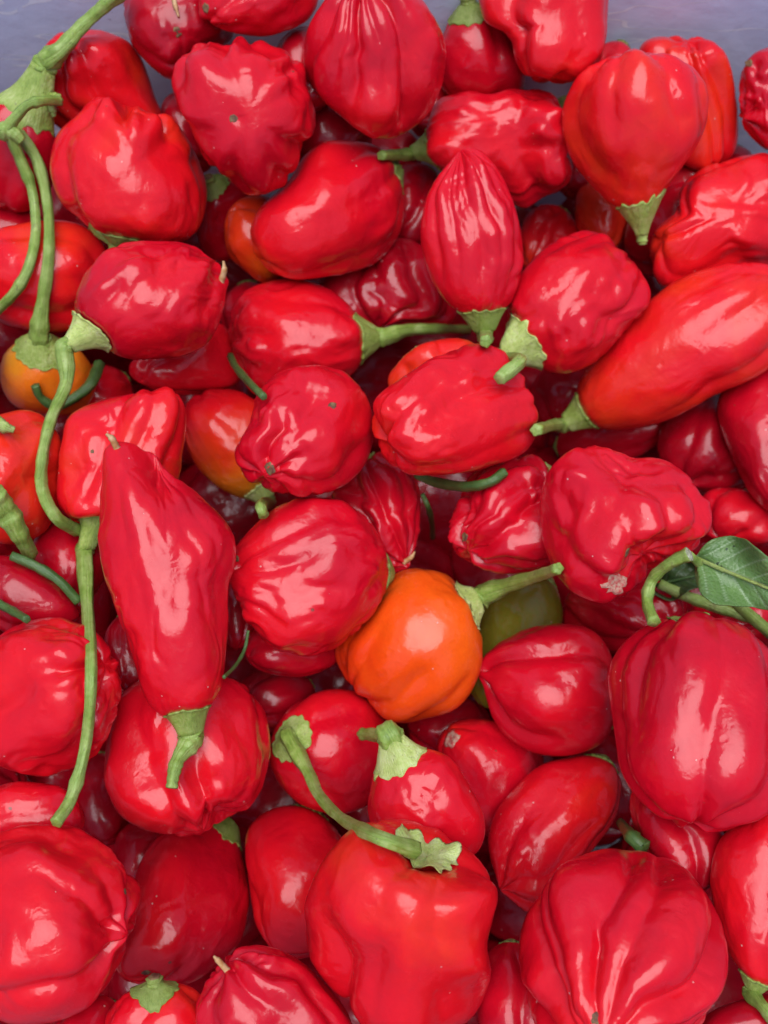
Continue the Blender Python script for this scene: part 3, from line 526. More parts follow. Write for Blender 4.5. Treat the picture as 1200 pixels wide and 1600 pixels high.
P('95', 3.0, [(868,270),(880,235),(905,222),(930,250),(935,300),(905,315),(875,300)], 60, -40, 'egg', 'small dark red pepper deep between the puckered one and the heart-shaped one', n=3, w=(.12,.12,.12))
P('96', 3.4, [(1090,270),(1100,235),(1140,225),(1175,240),(1170,275),(1130,290)], 60, -40, 'egg', 'dark red pepper at the foot of the crate wall, above the large puckered one', n=3, w=(.12,.12,.12))
# ------------------------------------------------------------------ fit every pepper to its place
def frame(px, py):
    z = -ray(px, py); ct, st = math.cos(TILT), math.sin(TILT)
    up = np.array([0, ct, st]); y = up-z*up.dot(z); y /= np.linalg.norm(y)
    return np.stack([np.cross(y, z), y, z])       # rows: right, up, towards the lens
def to_frame(pts, F):
    """photograph points -> coordinates on the plane across the centre ray, in pixels at the lens' focal length"""
    o = []
    for px, py in pts:
        r = ray(px, py); r = r/(-r.dot(F[2])); o.append((r.dot(F[0])*FPX, r.dot(F[1])*FPX))
    return np.array(o)

def prepare(p, nu=None, nt_=None, filler=False):
    o = p['out']; cx, cy = (o.min(0)+o.max(0))/2
    F = frame(cx, cy); poly = to_frame(o, F)
    a, e = math.radians(p['a']), math.radians(p['e'])
    ea = np.array([math.cos(a), math.sin(a)]); ep = np.array([-ea[1], ea[0]])
    A, B = poly@ea, poly@ep
    c2 = ea*(A.max()+A.min())/2+ep*(B.max()+B.min())/2
    Ea, Ep = A.max()-A.min(), B.max()-B.min()
    W = Ep; T = min(W, max(Ea, .75*W))*p.get('th', .95)
    if abs(e) < .87: L = math.sqrt(max(Ea**2-(T*math.sin(e))**2, (.5*Ea)**2))/math.cos(e)
    else: L = Ea
    L = min(max(L, .75*W), 2.6*W)
    rs = np.random.RandomState(sum(map(ord, p['key']))*7+len(p['key'])+p.get('seed', 0))
    g = list(p.get('g', []))
    ga, gb = p.get('gr', (.15, 1))
    if p.get('n'):
        n = p['n']; ph = rs.rand()*360
        g += [(ph+360*(k+rs.uniform(-.25, .25))/n, p.get('dep', .06)*rs.uniform(.7, 1.15), ga*rs.uniform(.3, 1.6), gb) for k in range(n)]
    elif g:
        g += [(x+rs.uniform(-12, 12), .08*rs.uniform(.6, 1.3), .1, 1) for x in (115, 155, 195, 235)]
    big = max(Ea, Ep)
    if nu is None: nu = int(np.clip(big*.50, 44, 150)); nt_ = int(np.clip(big*.62, 56, 190))
    Q, u, U, TH = body_grid(p['prof'], L, W, T, g, rs.randint(1e6), nu, nt_, p.get('wr', .4), p.get('lump', .05), p.get('gw', .15), p.get('tw', 0), p.get('sh', .33))
    if p.get('waist'):
        k = 1-p['waist']*np.exp(-((U-.55)/.12)**2)
        Q[..., :2] *= k[..., None]
    # pepper axes in the frame: z stem, x most towards the viewer
    az = np.array([ea[0]*math.cos(e), ea[1]*math.cos(e), math.sin(e)])
    ax = np.array([0, 0, 1.])-az*az[2]; ax /= np.linalg.norm(ax); ay = np.cross(az, ax)
    R = np.stack([ax, ay, az])                    # rows
    V = Q@R                                       # frame coords about the centre
    # bring the silhouette to the outline
    def radial(xy, c, nb=72):
        d = xy-c; ph = np.arctan2(d[:, 1], d[:, 0]); r = np.hypot(d[:, 0], d[:, 1])
        b = ((ph+np.pi)/(2*np.pi)*nb).astype(int) % nb; out = np.zeros(nb); np.maximum.at(out, b, r)
        z = out == 0
        if z.any(): out[z] = np.interp(np.where(z)[0], np.where(~z)[0], out[~z], period=nb)
        return out
    dense = catmull(poly, 900, True)
    cc = dense.mean(0)*.5+c2*.5
    V[..., :2] += 0
    vm = V.reshape(-1, 3); mc = (vm.min(0)+vm.max(0))/2
    V = V-np.array([mc[0], mc[1], 0])
    rp = radial(dense, cc); rm = radial(V.reshape(-1, 3)[:, :2], np.zeros(2))
    s = rp/rm; s = (np.roll(s, 1)+2*s+np.roll(s, -1))/4 if not filler else s*0+1
    def warp(X):
        X = np.array(X, float); ph = np.arctan2(X[..., 1], X[..., 0]); t = (ph+np.pi)/(2*np.pi)*72-.5
        k = np.interp(t % 72, np.arange(73), np.append(s, s[0]))
        X[..., 0] *= k; X[..., 1] *= k; X[..., 0] += cc[0]; X[..., 1] += cc[1]; return X
    shift = -np.array([mc[0], mc[1], 0])
    p.update(F=F, R=R, Q=Q, U=U, TH=TH, V=warp(V), warp=lambda X, s_=shift, w_=warp: w_(X+s_), W=W, L=L, T=T, cpx=(cx, cy))
    # camera-centred unit geometry: world = CAM + k * G   (k = distance of the centre in metres)
    G = (p['V']/FPX)@F; G = G+(-F[2]); p['G'] = G
    return p

CELL = 8; GX0, GY0, GX1, GY1 = -520, -420, 1720, 2120
GW, GH = (GX1-GX0)//CELL, (GY1-GY0)//CELL
def splat(p):
    G = p['G'].reshape(-1, 3); x, y = project(CAM+G); r = np.linalg.norm(G, axis=1)
    i = ((x-GX0)/CELL).astype(int); j = ((y-GY0)/CELL).astype(int)
    ok = (i > 0) & (i < GW-1) & (j > 0) & (j < GH-1); idx = (j*GW+i)[ok]; r = r[ok]
    f = np.full(GW*GH, np.inf); b = np.full(GW*GH, -np.inf)
    np.minimum.at(f, idx, r); np.maximum.at(b, idx, r)
    c = np.where(np.isfinite(f))[0]
    p['cells'], p['f'], p['b'] = c, f[c], b[c]

for p in PEP: prepare(p); splat(p)
# loose fill: peppers lying deeper and beyond the edges of the picture
rsf = np.random.RandomState(11); FILL = []
yy = -260
row = 0
while yy < 1960:
    xx = -380+(row % 2)*75
    while xx < 1600:
        px, py = xx+rsf.uniform(-25, 25), yy+rsf.uniform(-25, 25)
        inside = -10 < px < 1210 and -10 < py < 1610
        outer = px < -130 or px > 1330 or py > 1740 or py < -150
        base = -.045 if not outer else -.006
        P0 = CAM+ray(px, py)*plane_dist(px, py, -.03 if not outer else base)
        if abs(P0[0]) < CX-.018 and CY0+.018 < P0[1] < CY1-.018:
            r = rsf.uniform(92, 118); phs = np.linspace(0, 2*np.pi, 12, endpoint=False)
            FILL.append(dict(key='f%d' % len(FILL), lay=9, out=np.stack([px+r*np.cos(phs), py+r*.95*np.sin(phs)], 1), a=rsf.uniform(0, 360), e=rsf.uniform(-50, 30),
                             prof=['round', 'bonnet', 'egg', 'heart'][rsf.randint(4)], n=int(rsf.randint(4, 8)), dep=.07, w=(0, 0, .05), base=base, outer=outer))  # darkest crimson: the shade of the gaps is put into the colour
        xx += 165
    yy += 150; row += 1
yy = -260; row = 0
while yy < 1900:                                # a second, deeper course
    xx = -300+(row % 2)*80
    while xx < 1560:
        px, py = xx+rsf.uniform(-20, 20), yy+rsf.uniform(-20, 20); r = rsf.uniform(105, 120); phs = np.linspace(0, 2*np.pi, 12, endpoint=False)
        base = -.085 if py > 300 else -.05
        P0 = CAM+ray(px, py)*plane_dist(px, py, base)
        if abs(P0[0]) < CX-.022 and CY0+.02 < P0[1] < CY1-.026:
            FILL.append(dict(key='f%d' % len(FILL), lay=9, out=np.stack([px+r*np.cos(phs), py+r*np.sin(phs)], 1), a=rsf.uniform(0, 360), e=rsf.uniform(-50, 30),
                             prof=['round', 'bonnet', 'egg'][rsf.randint(3)], n=int(rsf.randint(4, 8)), dep=.07, w=(0, 0, .05), base=base, outer=False))  # same darkened skin, painting in shade between the upper fruit
        xx += 170
    yy += 155; row += 1
for p in FILL: prepare(p, 40, 52, True); splat(p)

order = sorted(PEP, key=lambda p: p['lay'])+sorted(FILL, key=lambda p: -p['base'])
back = np.full(GW*GH, -np.inf)
for p in order:
    px, py = p['cpx']
    if p['key'][0] == 'f': k0 = plane_dist(px, py, p['base'])
    else:
        rise = .026*(1-float(sstep(0, 330, py))); lay_ = max(p['lay'], 0)*(.35+.65*float(sstep(60, 260, py)))
        k0 = plane_dist(px, py, rise-.0065*lay_+{'2': .014, '3': .005, '8': .009}.get(p['key'], 0))
    c = p['cells']; bk = back[c]
    blend = .80 if p['key'][0] != 'f' else .5
    need = (bk-.0015)/(p['f'])
    k = max(k0, need.max()) if len(c) and np.isfinite(need).any() else k0
    if k > k0+.085: k = k0+.085
    p['k'] = k
    eff = (p['f']*(1-blend)+p['b']*blend)*k
    np.maximum.at(back, c, eff)
if True:
    for p in PEP:
        Wd = CAM+p['k']*p['G']; ym = (Wd[..., 1]-(CY1+SL*Wd[..., 2])).max()
        pass
        if p['k']*p['W']/FPX > .062: print('BIG', p['key'], round(p['k']*p['W']/FPX*1000))
front = np.full(GW*GH, np.inf)
owner = {}
for p in order: np.minimum.at(front, p['cells'], p['f']*p['k'])
# leave out the fill nobody can see from near the photograph's viewpoint
ids = np.arange(GW*GH); cxp = GX0+(ids % GW+.5)*CELL; cyp = GY0+(ids//GW+.5)*CELL
inn = (cxp > 0) & (cxp < 1200) & (cyp > 0) & (cyp < 1600); infr = (cxp > -60) & (cxp < 1260) & (cyp > -60) & (cyp < 1660)
FILL_LABELS = [
 (1110, 854, 'dark red sliver of pepper at the left tip of the crinkled leaf'),
 (368, 1041, 'deep dark red sliver of pepper beside the thin wiry stalk'),
 (584, 528, 'dark red sliver of pepper just below the long horizontal green stalk'),
 (7, 598, 'dark red sliver of pepper at the left edge, under the orange-yellow one'),
 (904, 902, 'dark red sliver of pepper touching the underside of the broad three-lobed one'),
 (621, 1140, 'dark red sliver of pepper directly below the bright orange one\'s base'),
 (20, 1214, 'dark red sliver of pepper at the left edge above the dull scarlet one'),
 (97, 1218, 'dark red sliver of pepper left of the end of the long hanging stalk'),
 (382, 1350, 'dark red sliver of pepper touching the left side of the upright smooth one'),
 (658, 534, 'dark red sliver of pepper behind the orange-red one that peeps out'),
 (382, 798, 'dark red pepper deep beneath the yellow-ended one\'s cap'),
 (682, 785, 'deep dark red pepper between the two ridged ones at the centre'),
 (1099, 895, 'deep dark red pepper between the leaf and its stalk'),
 (766, 910, 'deep dark red pepper just above the smooth olive green one'),
 (1087, 914, 'deep dark red pepper between the two green stalks below the leaf'),
 (104, 338, 'dark red sliver of pepper between the big blocky one and the smooth one at left'),
 (888, 302, 'dark red pepper glimpsed left of the heart-shaped pepper\'s green cap'),
 (24, 526, 'shaded red pepper at the left edge, just above the orange-yellow one'),
 (150, 547, 'shaded red pepper in the gap left of the flared cap with the curved stalk'),
 (362, 424, 'dark red pepper glimpsed right of the knobbly end with the tiny pale tip'),
 (708, 520, 'dark red pepper in the gap just left of the teardrop pepper\'s cap'),
 (777, 522, 'dark red pepper in the gap just right of the teardrop pepper\'s cap'),
 (131, 603, 'dark red pepper in the gap crossed by the ring-shaped stalk'),
 (597, 563, 'dark red pepper in the gap between the scarred one and the large blocky one'),
 (832, 618, 'dark red pepper in the gap below the ragged pale cap with a cut stalk'),
 (30, 859, 'dark red pepper in the gap under the thick cut stalk at the left edge'),
 (361, 784, 'dark red pepper in the gap right of the long pointed pepper\'s shoulder'),
 (437, 779, 'dark red pepper glimpsed just above the round one with a nub'),
 (684, 808, 'dark red pepper in the gap behind the short pale-ended stalk'),
 (855, 709, 'dark red pepper glimpsed just left of the broad three-lobed one\'s green cap'),
 (1148, 871, 'red pepper mostly covered by the crinkled green leaf'),
 (153, 955, 'dark red pepper in the gap left of the long pointed pepper\'s waist'),
 (682, 880, 'dark red pepper glimpsed just above the bright orange one'),
 (741, 903, 'dark red pepper glimpsed just above the orange one\'s tapering stalk'),
 (1115, 889, 'red pepper in the gap under the leaf, crossed by the green stalks'),
 (370, 1041, 'dark red pepper in the gap right of the long pepper\'s lower end'),
 (522, 1069, 'dark red pepper in the gap left of the bright orange one\'s lower side'),
 (66, 1217, 'dark red sliver of pepper above the dull scarlet one at the left edge'),
 (425, 1254, 'dark red pepper in the gap between the lobed one and the upright smooth one'),
 (570, 1247, 'dark red sliver of pepper between the two green-capped ones below the orange one'),
 (961, 1259, 'dark red pepper in the gap above the very large pumpkin-ribbed one'),
 (385, 1400, 'dark red sliver of pepper between the glossy bumpy-ended one and the upright one'),
 (780, 1434, 'dark red pepper in the gap between the two largest ones at the bottom'),
 (802, 1441, 'dark red sliver of pepper touching the left side of the pumpkin-ribbed one'),
 (978, 1314, 'dark red pepper glimpsed behind the short green stalk end at lower right'),
 (181, 1545, 'dark red sliver of pepper at the bottom, right of the very large corner one'),
 (1150, 1543, 'dark red pepper in the bottom right gap, beside the hanging stalk'),
 (1165, 1544, 'dark red sliver of pepper touching the hanging stalk in the bottom right'),
]
keep = []
for p in order:
    if p['key'][0] == 'f' and not p['outer']:
        c = p['cells']; vis = (p['f']*p['k'] <= front[c]+.012) & infr[c]; v2 = (p['f']*p['k'] <= front[c]+.0001) & inn[c]
        p['vis'] = int(vis.sum())
        if p['vis'] == 0 and infr[c].mean() > .5: continue
        if v2.sum():
            ax_, ay_ = float(cxp[c[v2]].mean()), float(cyp[c[v2]].mean())
            near_ = [(math.hypot(ax_-x, ay_-y), q, t) for q, (x, y, t) in enumerate(FILL_LABELS)]
            dmin = min(near_) if near_ else (99, 0, '')
            if v2.sum() > 3 and dmin[0] < 30: p['label'] = dmin[2]; FILL_LABELS.pop(dmin[1])
        if v2.sum() > 3 and 'label' not in p: print('FILL', p['key'], v2.sum(), round(float(cxp[c[v2]].mean())), round(float(cyp[c[v2]].mean())))
    keep.append(p)
print('kept', len(keep)); order = keep
front[:] = np.inf
for p in order: np.minimum.at(front, p['cells'], p['f']*p['k'])
def front_at(px, py, rad=6, skip=()):
    m = 9.; fr = front
    if skip:
        key = tuple(skip)
        if key not in owner:
            f2 = np.full(GW*GH, np.inf)
            for p in order:
                if p['key'] not in skip: np.minimum.at(f2, p['cells'], p['f']*p['k'])
            owner[key] = f2
        fr = owner[key]
    for dx in (-rad, 0, rad):
        for dy in (-rad, 0, rad):
            i, j = int((px+dx-GX0)/CELL), int((py+dy-GY0)/CELL)
            if 0 <= i < GW and 0 <= j < GH: m = min(m, fr[j*GW+i])
    return m

def drape(points, start, radii_px, free=None, skip=(), end=None):
    """3D way points for a stalk: never inside a pepper, straight in between; free: extra clearance in mm"""
    pts = [np.array(start)] if start is not None else []
    px = [(float(project(np.array(start))[0]), float(project(np.array(start))[1]))] if start is not None else []
    px += list(points)
    seg = np.concatenate([[0], np.cumsum(np.hypot(*np.diff(np.array(px), axis=0).T))])
    D = []
    for k, (x, y) in enumerate(px):
        r = radii_px[min(k, len(radii_px)-1)]*.30/FPX
        d = front_at(x, y, 8, skip)-r-.0006
        if free: d -= free[min(k, len(free)-1)]*.001
        D.append(d)
    if start is not None: D[0] = float(np.linalg.norm(np.array(start)-CAM))
    if start is not None and len(D) > 2: D[1:-1] = np.minimum(D[1:-1], 9)
    D = np.array(D); D = np.where(D > 2, np.nan, D)
    ok = ~np.isnan(D); D = np.interp(seg, seg[ok], D[ok])
    # hang tight between high points: upper hull towards the viewer
    for it in range(60):
        for k in range(1, len(D)-1):
            t = (seg[k]-seg[k-1])/(seg[k+1]-seg[k-1]); D[k] = min(D[k], D[k-1]*(1-t)+D[k+1]*t+.003)
    return [CAM+ray(x, y)*d for (x, y), d in zip(px, D)]

# ------------------------------------------------------------------ build them
SKINS = {'orange': M_orange, 'green': M_green}
def build(p):
    F, k = p['F'], p['k']; cen = CAM-F[2]*k
    # the thing's own axes: z towards its stem
    Rw = p['R']@F                                  # rows: world directions of pepper x, y, z
    full = p['key'][0] != 'f'
    def to_world(Qp): return CAM+k*((p['warp'](Qp@p['R'])/FPX)@F-F[2])
    def local(Wp): return (Wp-cen)@Rw.T
    V = local(CAM+k*p['G'])
    # ripeness along the fruit; on the fill, dark colour for gap shade
    ws, wm, wt = p.get('w', (.2, .2, .2)); U = p['U']; pw = p.get('wpow', 2.0)
    wr_ = wm+(ws-wm)*(1-np.clip(U, 0, 1))**(pw*1.4)+(wt-wm)*np.clip(U, 0, 1)**(pw*1.6)
    q = p['Q']/p['W']; wr_ = wr_+noise3(q*1.6+sum(map(ord, p['key'])))*.10
    attrs = {'warm': np.clip(wr_, 0, 1)}
    m = SKINS.get(p.get('mat'), M_red)
    if not full:
        me = mesh_from_grid('red_pepper', V, attrs)
        o = link('red_pepper', me, m); o.location = cen; o.rotation_euler = Matrix(Rw.T.tolist()).to_euler()
        lab = p.get('label') or 'dark red pepper buried in shadow beneath the upper peppers' if not p['outer'] else 'red pepper of the heap beyond the edge of the view'
        tag(o, lab, 'pepper', 'peppers heaped in the crate', None); return
    name = {'orange': 'orange_pepper', 'green': 'green_pepper'}.get(p.get('mat'), 'red_pepper')
    root = empty(name, cen, Rw.T); tag(root, p['label'], 'pepper', 'peppers heaped in the crate')
    body = link('body', mesh_from_grid('body', V, attrs), m, root)
    def near(px, py):
        """front surface point and normal of this fruit under a point of the photograph"""
        Wd = CAM+k*p['G']; x, y = project(Wd); dist = np.linalg.norm(Wd-CAM, axis=-1)
        s = (x-px)**2+(y-py)**2+((dist-dist.min())*4000)**2*.15
        s[:2] = 1e9; s[-2:] = 1e9
        i, j = np.unravel_index(np.argmin(s), s.shape); n2 = Wd.shape[1]
        a_ = Wd[min(i+1, Wd.shape[0]-1), j]-Wd[max(i-1, 0), j]; b_ = Wd[i, (j+1) % n2]-Wd[i, j-1]
        n = np.cross(a_, b_); n /= np.linalg.norm(n)+1e-12
        if n.dot(Wd[i, j]-cen) < 0: n = -n
        return Wd[i, j], n
    def button(nm, px, py, rpx, material, asp=1.0, rag=.12):
        c0, n = near(px, py); r = rpx*k/FPX
        t = np.cross(n, F[1]); t /= np.linalg.norm(t); b_ = np.cross(n, t); th = np.linspace(0, 2*np.pi, 20, endpoint=False)
        rr = 1+rag*np.random.RandomState(int(px)).randn(20)
        rings = []
        for f, h in ((.02, .10), (.35, .05), (.6, .22), (.85, .20), (1.05, -.15)):
            h = h*.8
            rings.append(c0+n*h*r*.8+(np.cos(th)*f*rr*r)[:, None]*t*asp+(np.sin(th)*f*rr*r)[:, None]*b_/max(asp**.5, 1))
        me = mesh_from_grid(nm, local(np.array(rings)), {'along': np.zeros((5, 20)), 'around': np.zeros((5, 20))}, 'tube')
        link(nm, me, material, root)
    if p.get('scar'): button('blossom_scar', *p['scar'], M_scar)
    if p.get('scar2'): button('scar', *p['scar2'], M_scar)
    if p.get('cork'):
        cx_, cy_, r1, r2 = p['cork']; button('corky_patch', cx_, cy_, r1, M_cork, r1/r2, .18)
    if p.get('straw'):
        x0, y0, x1, y1, r = p['straw']; big = 26 if p['key'] == '2' else 0
        far = (x0, y0) if p['key'] != '2' else (x1, y1); root_ = (x1, y1) if p['key'] != '2' else (x0, y0)
        c0, n = near(*root_); d = float(np.linalg.norm(c0-CAM))-.0015
        c1 = CAM+ray(*far)*(d-(.002 if big else 0)); cm = (c0+c1)/2+n*.0006
        tube('withered_style', [c0-n*.0008, cm, c1], [r*k/FPX, r*.8*k/FPX, r*.35*k/FPX], M_straw, root, (cen, Rw.T), 8)
    # the cap: hugs the shoulder, edge cut into teeth, rises as a trumpet to the stalk
    R_, H = (p['cal'] if p.get('cal') else (min(p['W'], p['L'])*.20, min(p['W'], p['L'])*.08))
    rs = np.random.RandomState(sum(map(ord, p['key']))*3+1)
    neck = p.get('apex', R_*.38)
    nth = 72; th = np.linspace(0, 2*np.pi, nth, endpoint=False)
    Q = p['Q']; rho = np.hypot(Q[..., 0], Q[..., 1]); nT = Q.shape[1]
    nteeth = 5+rs.randint(2); ph = rs.rand()*6.28
    tooth = 0.16*np.abs(np.cos((th*nteeth+ph)/2+.3*np.sin(th*2+ph)))**1.5*-1+.22*np.maximum(0, np.cos(th*nteeth+ph))**4+.06*np.sin(th*11+ph*3)*np.sin(th*3+ph)+.03*np.sin(th*17+ph)
    tooth = tooth*.6
    if p.get('stub'): tooth = tooth*1.5+.12*np.sin(th*3+1)+.03*np.sin(th*7)
    S = np.linspace(1, 0, 15); rings = []
    for s in S:
        ring = np.zeros((nth, 3))
        for j in range(nth):
            edge = 1+tooth[j]*s**3
            r = (neck+(R_-neck)*s**(.95 if H < R_*.8 else 1.25))*edge
            jj = int(round(th[j]/(2*np.pi)*nT)) % nT; half = Q.shape[0]//2
            zb = np.interp(r, rho[:half, jj], Q[:half, jj, 2])
            lift = 2.2+H*(1-s)**1.5 + (1.5 if s == 1 else 0)
            if p.get('stub'): lift += 9*max(0, math.sin(th[j]*3+1))*s**2+3*math.sin(th[j]*9)*s
            if p.get('hook'): lift += 2.5*s**3
            r2 = r*(1+.05*math.cos(5*th[j])*(1-s))
            ring[j] = (r2*math.cos(th[j]), r2*math.sin(th[j]), zb+lift)
        rings.append(ring)
    # underside of the rim
    under = rings[0].copy(); under[:, :2] *= .94; under[:, 2] -= 3.2
    rings = [under]+rings
    top = rings[-1].copy(); top[:, :2] *= .05; top[:, 2] += 1.5; rings.append(top)
    K = np.array(rings); Kw = to_world(K)
    al = np.repeat(np.linspace(0, 1, len(K))[:, None]*3, nth, 1)
    cm_ = M_calyx_pale if p.get('pale') else M_calyx_dark if (p.get('dk') or not p.get('cal')) else M_calyx
    kme = mesh_from_grid('calyx', local(Kw), {'along': al, 'around': np.repeat((np.cos(th)*.5+.5*np.sin(th))[None], len(K), 0)*2}, 'tube')
    link('calyx', kme, cm_, root)
    neckw = to_world(np.array([[0, 0, K[-2, :, 2].mean()-3.0], [0, 0, K[-2, :, 2].mean()+R_*.18]]))
    st = p.get('stem')
    if st and p['key'] != '66' or (st and p['key'] == '66'):
        r = st['r']; W3 = drape(st['p'], neckw[1], r, st.get('free'))
        sc_ = k/FPX
        cut = {1: M_cut, 2: M_scar, 3: M_cut}.get(st.get('cut'))
        tube('stem', [neckw[0]]+W3, [r[0]*sc_*1.02]+[r[0]*sc_*.93]+[x*sc_*.84 for x in r[1:]], M_stem if not (p.get('dk') and not p.get('cal')) else M_stem_dark, root, (cen, Rw.T), 16, .06, .14 if st.get('cut') else .0, cut, seed=len(p['label']))
    elif p.get('cal') and not p.get('stub'):
        a_, b_ = neckw; tip = b_+(b_-a_)*.6
        tube('stem', [a_, b_, tip], [neck*k/FPX*.98, neck*k/FPX*.8, neck*k/FPX*.7], cm_, root, (cen, Rw.T), 14, .06, 0, M_cut if p.get('stub') else M_scar)
for p in order: build(p)

# ------------------------------------------------------------------ loose stalks and leaves
def stalk(label, pts, r, material, free=None, skip=(), cut=None, flare=.1, group='loose green stalks among the peppers', name='stalk'):
    W3 = drape(pts, None, r, free, skip); c0 = W3[0]
    root = tube(name, W3, [.88*x*float(np.linalg.norm(W3[0]-CAM))/FPX for x in r], material, None, (c0, np.eye(3)), 14, .05, flare, cut, seed=int(pts[0][0]))
    root.location = c0; tag(root, label, 'stalk', group); return root
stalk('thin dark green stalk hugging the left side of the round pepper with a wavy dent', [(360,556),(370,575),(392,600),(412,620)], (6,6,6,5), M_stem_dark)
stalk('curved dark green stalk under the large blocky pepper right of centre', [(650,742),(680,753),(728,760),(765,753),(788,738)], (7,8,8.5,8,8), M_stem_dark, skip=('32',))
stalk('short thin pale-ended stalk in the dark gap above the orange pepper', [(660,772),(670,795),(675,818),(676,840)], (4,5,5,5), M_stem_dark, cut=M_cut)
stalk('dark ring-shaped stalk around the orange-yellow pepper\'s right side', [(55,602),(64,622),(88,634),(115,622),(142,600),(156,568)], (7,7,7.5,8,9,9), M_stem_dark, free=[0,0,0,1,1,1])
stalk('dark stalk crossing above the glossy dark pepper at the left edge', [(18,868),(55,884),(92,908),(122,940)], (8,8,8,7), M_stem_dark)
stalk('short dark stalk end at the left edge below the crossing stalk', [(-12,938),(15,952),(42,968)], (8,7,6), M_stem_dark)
stalk('green stalk end poking out beside the very large pumpkin-ribbed pepper', [(970,1286),(985,1305),(1006,1326)], (8,10,12), M_stem_dark, skip=('71',))
stalk('hook-shaped green stalk with a white cut end beside the leaf', [(1022,972),(1012,940),(1020,905),(1046,880),(1077,866)], (11,10,10,10,11), M_stem, free=[1,3,5,7,9], cut=M_cut)
stalk('green stalk running right beneath the leaf stalk', [(1030,912),(1075,932),(1130,952),(1185,970)], (8,9,9,9), M_stem, free=[1,2,2,3])
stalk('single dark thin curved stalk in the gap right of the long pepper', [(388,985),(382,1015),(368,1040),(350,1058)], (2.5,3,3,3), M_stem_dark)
stalk('thick cut green stalk at the left edge lying on the orange-red pepper', [(-14,775),(8,800),(28,832),(48,866)], (26,20,17,12), M_stem, free=[3,3,3,2], cut=M_cut)
stalk('small green stalk tip at the left edge above the thick cut one', [(-16,652),(4,666),(22,672)], (16,10,5), M_calyx, free=[2,2,2])

# the forked twig in the top left corner
tw = drape([(92,158),(66,158),(42,165),(22,186),(8,206)], None, (8,8,9,10,12), [10,10,9,8,6])
twr = empty('twig', tw[-1]); tag(twr, 'forked green twig in the top left with a frayed stub and two hanging stalks', 'twig', None)
sc_t = float(np.linalg.norm(tw[-1]-CAM))/FPX; inv = (np.array(tw[-1]), np.eye(3))
tube('stub', tw, [q_*.82 for q_ in [9*sc_t, 8*sc_t, 8*sc_t, 9*sc_t, 12*sc_t]], M_stem, twr, inv, 14, .08)
for (x, y), (x2, y2) in (((78,152),(95,150)), ((80,162),(84,182)), ((74,158),(62,146))):
    q0, q1 = (CAM+ray(a, b)*float(np.linalg.norm(tw[0]-CAM)) for a, b in ((x, y), (x2, y2)))
    tube('frayed_end', [q0, (q0+q1)/2, q1], [6*sc_t, 5*sc_t, 3*sc_t], M_calyx, twr, inv, 10, .1)
nd = drape([(-22,212),(0,205),(20,208),(34,220)], None, (11,13,14,9), [6,6,6,6])
tube('node', nd, [q_*.82 for q_ in [10*sc_t, 13*sc_t, 14*sc_t, 9*sc_t]], M_stem, twr, inv, 14, .06)
b2 = drape([(14,208),(32,250),(50,300),(56,360),(46,415),(24,455),(-6,486)], None, (11,9.5,9,8.5,8.5,9,9), [6,3,3,2,2,2,2])
tube('branch', b2, [q_*.82 for q_ in [11*sc_t, 9.5*sc_t, 9*sc_t, 8.5*sc_t, 8.5*sc_t, 9*sc_t, 9*sc_t]], M_stem, twr, inv, 14, .06)

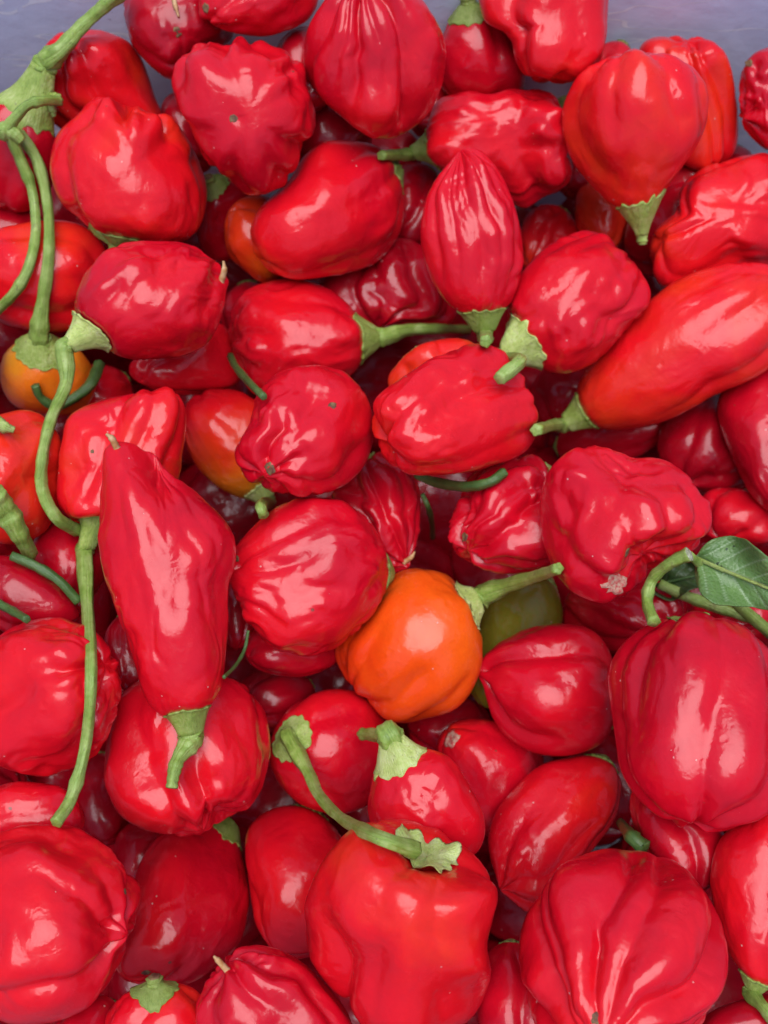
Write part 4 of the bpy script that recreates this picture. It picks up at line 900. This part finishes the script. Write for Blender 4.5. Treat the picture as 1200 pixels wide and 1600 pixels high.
# leaves
def leaf(label, base, tip, hw_up, hw_dn, dist, material, tiltz, seed, stalk_pts=None):
    b0, t0 = CAM+ray(*base)*dist, CAM+ray(*tip)*(dist-.004)
    X = t0-b0; Ln = np.linalg.norm(X); X /= Ln; Z = np.array(-ray(*base)); Z = Z-X*X.dot(Z); Z /= np.linalg.norm(Z); Z = Z*math.cos(tiltz)+np.cross(X, Z)*math.sin(tiltz); Y = np.cross(Z, X)
    nu, nv = 70, 61; s = np.linspace(0, 1, nu); v = np.linspace(-1, 1, nv); sc2 = dist/FPX
    S, Vv = np.meshgrid(s, v, indexing='ij')
    prof = np.sin(np.pi*np.clip(S, 0, 1)**.62)**.75*(1-S)**.12
    prof = np.maximum(prof, .02)
    edge = 1+.018*np.sin(S*21+seed)+.010*np.sin(S*47)
    Wd = np.where(Vv > 0, hw_up, hw_dn)*sc2*prof*edge
    y = Vv*Wd
    # side veins leave the midrib forwards
    phase = (S-np.abs(Vv)*.18*1.3)*7.0; dv = np.abs(phase-np.round(phase))
    vein = np.exp(-(dv/.045)**2)*(S > .05)*(np.abs(Vv) < .93)*.75
    mid = np.exp(-(Vv*Wd/(2.6*sc2))**2); vv = np.maximum(vein, mid)
    z = .010*(np.abs(Vv)**1.6)*prof*.35-.0005*(1-dv*2)*np.abs(Vv)**.5+.0045*np.sin(S*11+Vv*2.0+seed)*np.abs(Vv)-.004*(S-.5)**2*2-.0005*vv+.0035*np.maximum(0, -Vv-.45)**1.5*np.sin(S*4+.5)*2
    Pw = b0+(S*Ln)[..., None]*X+y[..., None]*Y+z[..., None]*Z
    root = empty('leaf', b0); tag(root, label, 'leaf', None)
    me = mesh_from_grid('blade', Pw-b0, {'vein': vv}, 'sheet'); o = link('blade', me, material, root)
    sd_ = o.modifiers.new('thick', 'SOLIDIFY'); sd_.thickness = .0004
    if stalk_pts is not None:
        tube('leaf_stalk', [np.array(q) for q in stalk_pts(b0)], [6*sc2, 9*sc2, 10*sc2, 10*sc2], M_stem, root, (b0, np.eye(3)), 14, .06)
    mr = [b0+X*Ln*t+Z*(.0006-.004*(t-.5)**2*2+.0004) for t in np.linspace(0, .97, 8)]
    tube('midrib', mr, [3.4*sc2, 2.6*sc2, 1.0*sc2], M_calyx if material is M_leaf else M_stem_dark, root, (b0, np.eye(3)), 8)
    return root
dl = min(front_at(x, y, 12) for x, y in ((1100,870),(1130,850),(1160,900),(1190,880),(1170,830),(1110,900)))-.003
lp = drape([(1078,868),(1110,898),(1150,942),(1200,985),(1225,1005)], None, (7,9,10,10,10), [6,6,4,3,3])
leaf('crinkled green leaf with pale veins lying at the right edge', (1086,872), (1290,955), 56, 44, dl, M_leaf, .15, 1.0,
     lambda b: [lp[0], lp[1], lp[2], lp[3], lp[4]])
dl2 = min(front_at(x, y, 10, ('47',)) for x, y in ((1050,905),(1075,915),(1095,900)))-.0015
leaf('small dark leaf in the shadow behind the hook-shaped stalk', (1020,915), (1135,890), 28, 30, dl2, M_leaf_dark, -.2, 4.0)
